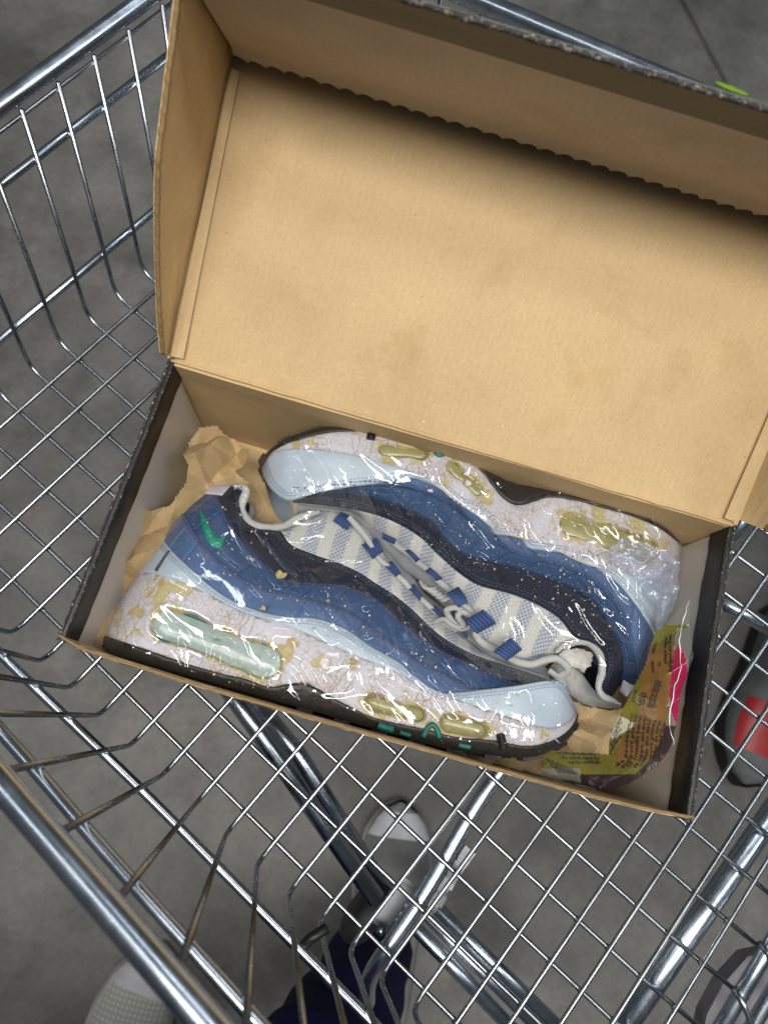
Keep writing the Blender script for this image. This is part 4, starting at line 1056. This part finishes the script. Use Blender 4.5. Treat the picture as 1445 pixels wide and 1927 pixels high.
cr1 = [(zA([(940, 1130), (1000, 1180), (1050, 1260)]), .0026, .0022), (zA([(985, 1140), (1040, 1190), (1100, 1280)]), .0026, .0020), (zA([(920, 1190), (970, 1230), (1000, 1280)]), .0024, .0020), (zA([(1020, 790), (1035, 850), (1080, 920), (1115, 985)]), .0032, .0026), (zA([(965, 855), (1010, 880), (1060, 925), (1110, 960)]), .0026, .0022), (zA([(1150, 905), (1180, 950), (1205, 1005)]), .003, .0024), (zA([(1070, 985), (1110, 1030), (1140, 1060)]), .003, .0022),
       (zA([(1195, 1060), (1260, 1110), (1300, 1170), (1320, 1270), (1390, 1430)]), .0036, .0028), (zA([(1255, 1055), (1280, 1110), (1335, 1150)]), .003, .002), (zA([(620, 1060), (700, 1075), (730, 1160), (805, 1228)]), .0034, .0026), (zA([(825, 1115), (850, 1045), (880, 1020), (960, 1028)]), .0034, .0026), (zA([(840, 1150), (852, 1118), (862, 1145)]), .002, .002), (zA([(1370, 1250), (1445, 1310)]), .003, .002),
       (z600([(0, 860), (50, 900), (100, 950)]), .0028, .0022), (z600([(60, 730), (120, 780), (180, 860)]), .003, .0024), (zA([(560, 1180), (700, 1215)]), .002, .0018), (zA([(770, 1235), (850, 1290)]), .0022, .0018)]
cr2 = [(z1([(770, 460), (850, 485), (920, 500)], 480, 780, 3.44), .003, .0024), (z1([(920, 505), (960, 545), (980, 580)], 480, 780, 3.44), .0026, .002), (z1([(1040, 620), (1115, 628)], 480, 780, 3.44), .003, .0026), (z1([(1140, 650), (1155, 690), (1180, 725)], 480, 780, 3.44), .003, .0022), (z1([(590, 330), (640, 370), (690, 430), (710, 455)], 480, 780, 3.44), .0032, .0026), (z1([(620, 400), (680, 440)], 480, 780, 3.44), .0026, .002),
       (z600([(650, 75), (740, 80)]), .003, .0026), (z600([(760, 110), (775, 155), (805, 190)]), .003, .0022), (z600([(860, 245), (920, 270)]), .003, .0026), (z600([(1080, 395), (1125, 430)]), .0032, .0026), (z600([(1020, 430), (1120, 465)]), .003, .0022), (z600([(900, 290), (940, 370)]), .0026, .0022), (z1([(640, 380), (760, 420), (860, 430)], 700, 760, 1.94), .003, .0024), (z1([(690, 520), (830, 540), (930, 600)], 700, 760, 1.94), .003, .0024), (z1([(950, 640), (960, 760), (960, 880)], 700, 760, 1.94), .0034, .0024)]
f1, FF = film('plastic_film', FG, 61, 7, cr1, FILM, 'clear shiny film over the front sneaker beside the front wall')
hx = at(1120, 1300, -.03)
f2, BF = film('plastic_film', BG, 64, 6, cr2, FILM, 'clear shiny film over the back sneaker beside the hinge', cut=lambda X, Y: (X > .098) & (Y < -.012 - .25 * (X - .098) * 0))

# gathered film at the back shoe's heel
allg = np.maximum(FG, BG)
gp = [(1118, 1045), (1150, 1025), (1190, 1030), (1230, 1045), (1268, 1060), (1282, 1085), (1275, 1120), (1258, 1160), (1240, 1200), (1215, 1170), (1200, 1130), (1180, 1105), (1145, 1085), (1122, 1066)]
def gz_(X, Y):
    s = gsample(BF, X, Y); return np.where(s > -.5, s, -.04) + .036
gf, _ = crumpled('gathered_film', gp, -.030, .0120, .012, 44, FILM_CRINKLED, step=.0009, zfun=lambda X, Y: gz_(X, Y) - .030 + .030, smooth=False)
gf.data.transform(Matrix.Translation((0, 0, .0030)))
tag(gf, 'crinkled bluish film gathered at the heel of the back sneaker', 'plastic film')

# ------------------------------------------------------------------ printed plastic bag in the corner
zB = lambda L: z1(L, 1000, 1100, 3.6125)
bagp = zB([(1052, 105), (1075, 150), (1092, 300), (1080, 480), (1062, 650), (1045, 780), (1025, 930), (975, 1080), (900, 1170), (780, 1275), (650, 1352), (540, 1392), (400, 1385), (300, 1345), (60, 1300), (48, 1240), (90, 1140), (200, 1128), (430, 1148), (520, 1150), (540, 1040), (575, 920), (620, 840), (690, 720), (790, 500), (870, 310), (940, 250), (1000, 150)])
def bagz(X): return np.clip(-.052 + (np.asarray(X) - .085) * .60, -.056, -.006)      # it leans up against the end wall
def atb(x, y, off=0.0):
    z = -.03
    for _ in range(40):
        p = at(x, y, z); z = .5 * z + .5 * float(bagz(p[0]))
    p = at(x, y, z); p[1] = max(p[1], -.0845); p[0] = min(p[0], .1655); p[2] += off; return p
poly = np.array([atb(x, y) for x, y in bagp])
x0, y0 = poly[:, :2].min(0); x1, y1 = poly[:, :2].max(0)
step = .0006
X, Y = np.meshgrid(np.arange(x0, x1, step), np.arange(y0, y1, step))
ins = in_poly(X, Y, poly)
def bag_height(X, Y): return bagz(X) + .0030 * 2.0 * crumple(X, Y, 71, .048) + .010 * facet(X, Y, .021, 12)
Z = bag_height(X, Y)
def px_of(X, Y, Z):
    P_ = np.stack([X, Y, Z], -1) - CAM_C; q = P_ @ CAM_R.T
    return q[..., 0] / q[..., 2] * FPX + 722.5, q[..., 1] / q[..., 2] * FPX + 963.5
U, Vp = px_of(X, Y, Z); U = (U - 1000) * 3.6125; Vp = (Vp - 1100) * 3.6125
# print colours by the bag's own layout
olive = np.array([.165, .150, .022]); amber = np.array([.25, .13, .037]); pink = np.array([.42, .008, .075]); dark = np.array([.035, .018, .022]); clear = np.array([.75, .72, .68])
colr = np.zeros(X.shape + (3,)); colr[:] = olive
wob = (fbm(X, Y, 60, 9) - .5) * 120
s_right = np.interp(Vp, [100, 300, 480, 700, 900, 1050, 1200, 1400], [1000, 1000, 975, 950, 940, 900, 820, 600])   # edge of the pink strip
am = (U > s_right - 235 + wob + np.clip(Vp - 900, 0, 300) * -.1) & (U < s_right)
colr[am & (Vp > 420) & (Vp < 1230)] = amber
pk = ((U - 1000) / (66 + wob * .1)) ** 2 + ((Vp - 690) / 275) ** 2; pkm = (U >= s_right - 12) & (Vp > 300) & (Vp < 960); colr[pkm & (pk < 1)] = pink
ring = (U >= s_right - 20) & (Vp >= 960)
colr[ring] = dark
colr[(Vp > 1290) & (U > 330) & (U < 760)] = dark
clr = ((Vp < 270) | (pkm & (pk >= 1))) & (Vp < 950)
lowclr = (U < 330) & (Vp > 1250)
alpha = np.full(X.shape, .86); alpha[clr] = .10; alpha[lowclr] = .35; colr[clr] = clear; colr[lowclr] = (.45, .43, .33)
idx = -np.ones(X.shape, int); idx[ins] = np.arange(ins.sum())
a, b, c, d = idx[:-1, :-1], idx[:-1, 1:], idx[1:, 1:], idx[1:, :-1]
ok = (a >= 0) & (b >= 0) & (c >= 0) & (d >= 0)
def bag_mat():
    t = NT('printed_translucent_bag'); t.n.remove(t.b)
    col = t.node('ShaderNodeAttribute', _attribute_name='print'); al = t.node('ShaderNodeAttribute', _attribute_name='cover')
    bump = t.node('ShaderNodeBump', Height=t.noise(70, 3, rough=.5), Strength=.25, Distance=.002)
    cc = t.mix(1.0, col.outputs['Color'], t.ramp(t.noise(70, 4), [(.3, .75), (.7, 1.2)]), 'MULTIPLY')
    df = t.node('ShaderNodeBsdfDiffuse', Color=cc); tl = t.node('ShaderNodeBsdfTranslucent', Color=cc)
    ad = t.node('ShaderNodeMixShader', Fac=.25, i1=df.outputs[0], i2=tl.outputs[0])
    tr = t.node('ShaderNodeBsdfTransparent', Color=(.96, .95, .92, 1))
    m0 = t.node('ShaderNodeMixShader', Fac=al.outputs['Fac'], i1=tr.outputs[0], i2=ad.outputs[0])
    gl = t.node('ShaderNodeBsdfGlossy', Roughness=.13, Normal=bump.outputs[0])
    lw = t.node('ShaderNodeLayerWeight', Blend=.35, Normal=bump.outputs[0])
    fac = t.math('ADD', t.math('MULTIPLY', t.math('POWER', lw.outputs['Facing'], 2.0), .25), .022, True)
    m1 = t.node('ShaderNodeMixShader', Fac=fac, i1=m0.outputs[0], i2=gl.outputs[0])
    t.l.new(m1.outputs[0], t.out.inputs['Surface']); return t.m
pbag = empty('plastic_bag', 'crumpled olive and orange printed plastic bag with pink strip in the box corner', 'plastic bag')
mesh('bag_film', np.stack([X[ins], Y[ins], Z[ins]], 1), np.stack([a[ok], b[ok], c[ok], d[ok]], 1), bag_mat(), pbag, attr={'print': colr[ins], 'cover': alpha[ins]})
# welded edge of the bag, pale and broken to read as a highlight
we = smooth_curve([atb(x, y) for x, y in zB([(1052, 110), (1040, 220), (1015, 360), (995, 480), (985, 600), (968, 720), (958, 860), (950, 960), (975, 1095)])], 80)
we[:, 2] = bag_height(we[:, 0], we[:, 1]) + .0012
we[:, 0] += (vnoise(we[:, 1], 0 * we[:, 1], 300, 4) - .5) * .0016
Vw, Fw = sweep(we, .00005 + .0004 * vnoise(we[:, 1], 0 * we[:, 1], 220, 7), 6); mesh('weld_seam', Vw, Fw, simple('pale_seam_highlight', (.8, .8, .8), .12), pbag)
INK = simple('black_print_ink', (.012, .010, .008), .5, bump=0)
def text_line(words, path, size):
    cu = bpy.data.curves.new('t', 'FONT'); cu.body = words; cu.size = 1.0; cu.offset = .03; cu.resolution_u = 1
    ob = bpy.data.objects.new('t', cu); COL.objects.link(ob); bpy.context.view_layer.update()
    me = ob.evaluated_get(bpy.context.evaluated_depsgraph_get()).to_mesh()
    V = np.array([v.co[:] for v in me.vertices]); Fc = [tuple(p.vertices) for p in me.polygons]
    ob.evaluated_get(bpy.context.evaluated_depsgraph_get()).to_mesh_clear(); bpy.data.objects.remove(ob); bpy.data.curves.remove(cu)
    P3 = smooth_curve([atb(x, y) for x, y in zB(path)], 60)[:, :2]
    T = np.gradient(P3, axis=0); L = np.r_[0, np.cumsum(np.linalg.norm(np.diff(P3, axis=0), axis=1))]; T /= np.linalg.norm(T, axis=1)[:, None]
    w = V[:, 0].max(); sx = L[-1] / w
    u = V[:, 0] * sx; px = np.interp(u, L, P3[:, 0]); py = np.interp(u, L, P3[:, 1]); tx = np.interp(u, L, T[:, 0]); ty = np.interp(u, L, T[:, 1])
    h = V[:, 1] * size * .46
    xx = px - ty * h; yy = py + tx * h
    return np.stack([xx, yy, bag_height(xx, yy) + .0011], 1), Fc
tb = Bag()
for w, path, sz in (
        ('Extra-large', [(822, 838), (838, 740), (852, 650)], .0058), ('Extra-large', [(852, 838), (862, 740), (872, 660)], .0050),
        ('Large', [(752, 822), (768, 730)], .0050), ('Large', [(776, 818), (790, 738)], .0050), ('grande', [(704, 800), (726, 715)], .0046),
        ('Refrigued ano from', [(930, 600), (952, 460), (972, 335)], .0050), ('please repair', [(906, 540), (925, 440), (946, 340)], .0044),
        ('with', [(818, 605), (828, 520)], .0042), ('to', [(862, 560), (872, 525)], .0042), ('whole', [(842, 470), (880, 385)], .0042)):
    tb.add(*text_line(w, path, sz))
body = ['de protection', 'support please', 'to conseille below', 'de reparo. and apply', 'within the layer', 'support please', 'be taller de carte', 'de carte']
for k, w in enumerate(body):
    x = 668 + k * 33
    tb.add(*text_line(w, [(x - 110 + k * 6, 1240 + (10 if k % 2 else 0)), (x - 40, 1180 - k * 4), (x - 10, 1050), (x + 30, 880 + k * 8)], .0046))
for k, w in enumerate(['of the protection', 'in and apply', 'open within']):
    tb.add(*text_line(w, [(150 + k * 40, 1150 + k * 32), (260 + k * 20, 1156 + k * 30), (460, 1160 + k * 28)], .0052))
for k in range(6):
    tb.add(*text_line('protection', [(88 + k * 30, 1185 + k * 12), (118 + k * 28, 1230 + k * 8), (170 + k * 25, 1275 + k * 4)], .0042))
for k in range(4):
    tb.add(*text_line('reparo', [(535 + k * 14, 1160 - k * 62), (570 + k * 12, 1090 - k * 58), (625 - k * 2, 1030 - k * 48)], .0042))
tb.build('printed_text', INK, pbag, smooth=False, kind='stuff')

# ------------------------------------------------------------------ crumbs of foam on the film and the box
def crumb(bag, p, r):
    V, Fc = box_vf(p, np.array([r * 2, 0, 0]), np.array([0, r * 2, 0]), np.array([0, 0, r * 1.2]))
    V = p + (V - p) @ np.linalg.qr(rng.randn(3, 3))[0] * (.7 + .6 * rng.rand()) + rng.randn(8, 3) * r * .25; bag.add(V, Fc)
cb = Bag(); cp = Bag()
def scatter(n, px0, py0, spx, spy, zf, rlo=.00016, rhi=.00055):
    for _ in range(int(n * .7)):
        x = px0 + rng.randn() * spx; y = py0 + rng.randn() * spy
        p = zf(x, y)
        if p is None or p[1] < -.0835: continue
        crumb(cb if rng.rand() < .75 else cp, p, rlo + (rhi - rlo) * rng.rand() ** 3)
def onf(f):
    def fn(x, y):
        p = on(f, x, y, .0012)
        return p if p[2] > ZC + .008 else None
    return fn
scatter(160, 1050, 1080, 70, 45, onf(BF)); scatter(110, 920, 1020, 60, 50, onf(BF)); scatter(90, 1120, 1130, 40, 40, onf(BF)); scatter(80, 1190, 1010, 40, 25, onf(BF), rhi=.0012); scatter(70, 760, 950, 70, 50, onf(BF))
scatter(130, 560, 1150, 120, 60, onf(FF)); scatter(110, 700, 1250, 100, 60, onf(FF)); scatter(70, 900, 1350, 80, 30, onf(FF)); scatter(130, 400, 1280, 130, 20, onf(FF)); scatter(60, 460, 1030, 60, 50, onf(FF))
scatter(40, 1000, 930, 120, 14, lambda x, y: np.array([at(x, y, -.02)[0], Y1 - .004, -.02]) if False else None)
scatter(50, 1320, 1250, 18, 130, lambda x, y: None)
cb.build('foam_crumbs', FOAM_CRUMB, None, smooth=False, kind='stuff', label='tiny tan crumbs of crumbled foam scattered over the film')
cp.build('paint_flakes', FOAM_PALE, None, smooth=False, kind='stuff', label='tiny pale flakes scattered over the film')
FLAKE = simple('olive_tan_flake', (.36, .30, .14), .9, var=.35, nsc=400)
# a few larger peeled flakes lying on the film
for (px, py, r, mt) in ((530, 1083, .0038, FLAKE), (664, 1246, .0030, FLAKE), (617, 1131, .0014, FLAKE), (495, 1145, .0024, FLAKE), (877, 894, .0026, FOAM_PALE), (809, 925, .0020, FOAM_PALE), (880, 912, .0030, FOAM_PALE)):
    f_ = FF if py > 1000 else BF
    c = on(f_, px, py, .0016); k = 9; V = [c + EZ * .0004]
    for i in range(k):
        a_ = 2 * math.pi * i / k; rr_ = r * (.45 + .6 * rng.rand()); V.append(c + np.array([math.cos(a_) * rr_, math.sin(a_) * rr_ * .8, rng.randn() * .0003]))
    V = np.array(V); V2 = V - EZ * .0005; n = len(V)
    Fc = [(0, i, i % k + 1) for i in range(1, k + 1)] + [(n, n + i % k + 1, n + i) for i in range(1, k + 1)] + [(i, n + i, n + i % k + 1, i % k + 1) for i in range(1, k + 1)]
    fk = mesh('paint_flake', np.vstack([V, V2]), Fc, mt, None, smooth=False)
    tag(fk, {530: 'largest olive tan foam flake on the navy and blue panels of the front sneaker', 664: 'tan foam flake on the midsole middle of the front sneaker', 617: 'small tan flake beside the film creases on the front sneaker', 495: 'tan foam flake at the lower edge of the blue heel panel', 877: 'pale flake on the olive window of the back sneaker', 809: 'small pale flake on the blue panel behind the back sneaker toe cap', 880: 'pale flake at the lower rim of the olive back sneaker window'}[px], 'flake')

# ------------------------------------------------------------------ people standing round the cart
SNK_WHITE = simple('white_sneaker_upper', (.66, .66, .66), .75, var=.08)
SNK_SOLE = simple('off_white_foam_sole', (.48, .46, .44), .7, var=.1)
def net_mat():
    t = NT('white_knit_net')
    co = t.mapped((1100, 1100, 1100)); sx = t.node('ShaderNodeSeparateXYZ', Vector=co)
    d = t.math('MULTIPLY', t.math('ADD', t.math('SINE', sx.outputs[0]), 1.0), t.math('ADD', t.math('SINE', sx.outputs[1]), 1.0))
    h = t.ramp(t.math('MULTIPLY', d, .25), [(.2, 0.0), (.5, 1.0)])
    c = t.mix(h, (.42, .42, .39), (.62, .62, .58)); t.set(Base__Color=c, Roughness=.85); t.bump(h, .5, .001); return t.m
NET = net_mat()
def foot(name, toe, ang, ln, wd, mats, parent, laces=True, label=None):
    """a worn sneaker: sole, upper, toe net, overlay, tongue and laces; toe = tip of the sole, ang = heading of the toe"""
    fx = np.array([math.cos(ang), math.sin(ang), 0]); fy = np.array([-math.sin(ang), math.cos(ang), 0]); o = np.array([toe[0], toe[1], GZ])
    root = bpy.data.objects.new(name, None); link(root, parent); root.empty_display_size = .02
    if label: root['label'] = label
    t = np.linspace(0, 1, 28)
    hw = wd / 2 * np.interp(t, [0, .02, .06, .14, .28, .42, .58, .75, .9, .97, 1], [.05, .34, .58, .84, 1.0, .97, .80, .76, .72, .46, .05])
    top = np.interp(t, [0, .03, .10, .22, .35, .5, .62, .8, 1], [.030, .042, .052, .058, .068, .088, .098, .098, .090])
    def sec(z, sc, tt=t): return [o + fx * (-tt_ * ln) + fy * (h * sc) * s + EZ * z for s in (1,) for tt_, h in zip(tt, hw)]
    V = []; ring_n = 14
    for z, sc in ((0, .94), (.004, 1.0), (.018, 1.03), (.026, 1.0), (.030, .94)):
        for i in range(28): V.append(o - fx * t[i] * ln + fy * hw[i] * sc + EZ * z)
        for i in range(27, -1, -1): V.append(o - fx * t[i] * ln - fy * hw[i] * sc + EZ * z)
    m = 56; Fc = [(r * m + k, r * m + (k + 1) % m, (r + 1) * m + (k + 1) % m, (r + 1) * m + k) for r in range(4) for k in range(m)]
    mesh('sole', V, Fc + [tuple(range(m - 1, -1, -1))], mats['sole'], root)
    V = []; na = 17
    for i in range(28):
        for k in range(na):
            a = math.pi * k / (na - 1); ca_, sa_ = math.cos(a), math.sin(a)
            y = hw[i] * .97 * math.copysign(abs(ca_) ** .8, ca_); z = .024 + (top[i] - .024) * sa_ ** .75
            V.append(o - fx * (t[i] * ln * .97 + .004) + fy * y + EZ * z)
    V = np.array(V); mesh('upper', V, grid_faces(28, na), mats['upper'], root)
    def shell(nm, i0, i1, k0, k1, off, mt):
        W = []
        for i in range(i0, i1 + 1):
            for k in range(k0, k1 + 1):
                p = V[i * na + k]; c = o - fx * t[i] * ln + EZ * .02; dd = p - c; W.append(p + dd / (np.linalg.norm(dd) + 1e-9) * off)
        return mesh(nm, W, grid_faces(i1 - i0 + 1, k1 - k0 + 1), mt, root)
    shell('toe_net', 4, 11, 3, 13, .0012, mats['net'])
    shell('toe_overlay', 1, 4, 2, 14, .0022, mats['over'])
    shell('tongue', 10, 16, 6, 10, .0040, mats['over'])
    shell('side_overlay', 11, 22, 1, 3, .0022, mats['over']); shell('side_overlay', 11, 22, 13, 15, .0022, mats['over'])
    if laces:
        for i in (11, 13, 15):
            a = V[i * na + 4]; b = V[i * na + 8]; c = V[(i + 1) * na + 12]
            tube('lace', [a + EZ * .005, b + EZ * .010, c + EZ * .005], .0028, mats['lace'], root, curve=True, n=14, sides=6)
    return root
BLUE_CLOTH = simple('royal_blue_trouser_cloth', (.005, .005, .042), .8, var=.3, nsc=14, bump=.4, bsc=300, bd=.002, spec=.2)
DARK_CLOTH = simple('dark_trouser_cloth', (.012, .012, .013), .85, var=.3, bump=.4, bsc=300, bd=.002)
wm = dict(sole=SNK_SOLE, upper=SNK_WHITE, net=NET, over=simple('white_sneaker_overlay', (.60, .60, .64), .6), lace=simple('dark_round_lace', (.05, .045, .04), .8))
wm_shaded = dict(wm, net=simple('shaded_knit_toe', (.17, .17, .165), .85), upper=simple('shaded_knit_upper', (.28, .28, .27), .85), lace=SNK_WHITE)
person = empty('person', 'person in royal blue trousers and white sneakers standing under the near rail', 'person')
ta = at(296, 1802, GZ + .03); foot('sneaker', ta + np.array([.0, .012, 0]), math.radians(84), .29, .098, wm, person, label='white sneaker with netted toe and dark laces')
tb_ = at(752, 1522, GZ + .03); foot('sneaker', tb_ + np.array([0, .012, 0]), math.radians(98), .285, .100, wm_shaded, person, laces=False, label='white sneaker with grey toe seen through the basket')
# trousers: one continuous garment, two legs up to the hips
def trousers(parent, ankles, hip, mt):
    W = []; Fc = []
    sides = 20
    for (ax, ay), hx_, sgn in ankles:
        a0 = np.array([ax, ay, GZ + .075]); k0 = np.array([ax * .6 + hip[0] * .4 + sgn * .02, ay - .075, GZ + .42]); h0 = np.array([hip[0] + sgn * .09, hip[1], GZ + .80])
        pts = smooth_curve([a0, a0 + (k0 - a0) * .3 + np.array([0, .01, 0]), k0, h0], 40)
        base = len(W)
        for i, p in enumerate(pts):
            r = np.interp(i / 39, [0, .04, .3, .55, 1], [.043, .046, .058, .076, .098])
            for k in range(sides):
                an = 2 * math.pi * k / sides
                fold = 1 + .06 * math.sin(3 * an + i * .5) * (1 - i / 60) + .05 * math.sin(i * 1.3 + an)
                W.append(p + r * fold * np.array([math.cos(an), 1.08 * math.sin(an), 0]))
        for i in range(39):
            for k in range(sides): Fc.append((base + i * sides + k, base + i * sides + (k + 1) % sides, base + (i + 1) * sides + (k + 1) % sides, base + (i + 1) * sides + k))
    n = len(W) // 2; a = n - sides; b = 2 * n - sides
    base = len(W)
    for z, rx, ry in ((.84, .185, .115), (.92, .18, .115), (1.0, .165, .105)):
        for k in range(sides * 2):
            an = 2 * math.pi * k / (sides * 2); W.append(np.array([hip[0] + rx * math.cos(an), hip[1] + ry * math.sin(an), GZ + z]))
    m = sides * 2
    for r in range(2):
        for k in range(m): Fc.append((base + r * m + k, base + r * m + (k + 1) % m, base + (r + 1) * m + (k + 1) % m, base + (r + 1) * m + k))
    Fc.append(tuple(base + k for k in range(m - 1, -1, -1)))
    return mesh('trousers', W, Fc, mt, parent)
tp = tb_[:2] + np.array([.005, -.16]); tq = ta[:2] + np.array([-.035, -.20])
trousers(person, [((tp[0], tp[1]), 0, 1), ((tq[0], tq[1]), 0, -1)], (-.13, -.58), BLUE_CLOTH)
# second person at the right edge: only a red and grey sneaker and dark trouser hem show
RED = simple('red_sneaker_panel', (.34, .012, .014), .45, var=.1); GREY = simple('grey_sneaker_suede', (.12, .13, .135), .7, var=.1)
rm = dict(sole=simple('black_sneaker_sole', (.010, .010, .011), .6), upper=GREY, net=RED, over=GREY, lace=GREY)
p2 = empty('person', 'person at the frame edge wearing a grey and red sneaker and dark trousers', 'person')
tr_ = at(1402, 1470, GZ + .03); foot('sneaker', tr_ + np.array([0, -.008, 0]), math.radians(-98), .28, .104, rm, p2, laces=False, label='grey sneaker with red toe inlay and black sole')
tr2 = at(1500, 1395, GZ + .03); foot('sneaker', tr2 + np.array([0, 0, 0]), math.radians(-110), .28, .104, dict(rm, upper=RED, over=simple('white_sneaker_stripe', (.6, .6, .6), .5)), p2, laces=False, label='red sneaker cut off by the picture edge')
trousers(p2, [((tr_[0] + .03, tr_[1] + .17), 0, -1), ((tr2[0] + .05, tr2[1] + .17), 0, 1)], (tr_[0] + .12, tr_[1] + .26), DARK_CLOTH)
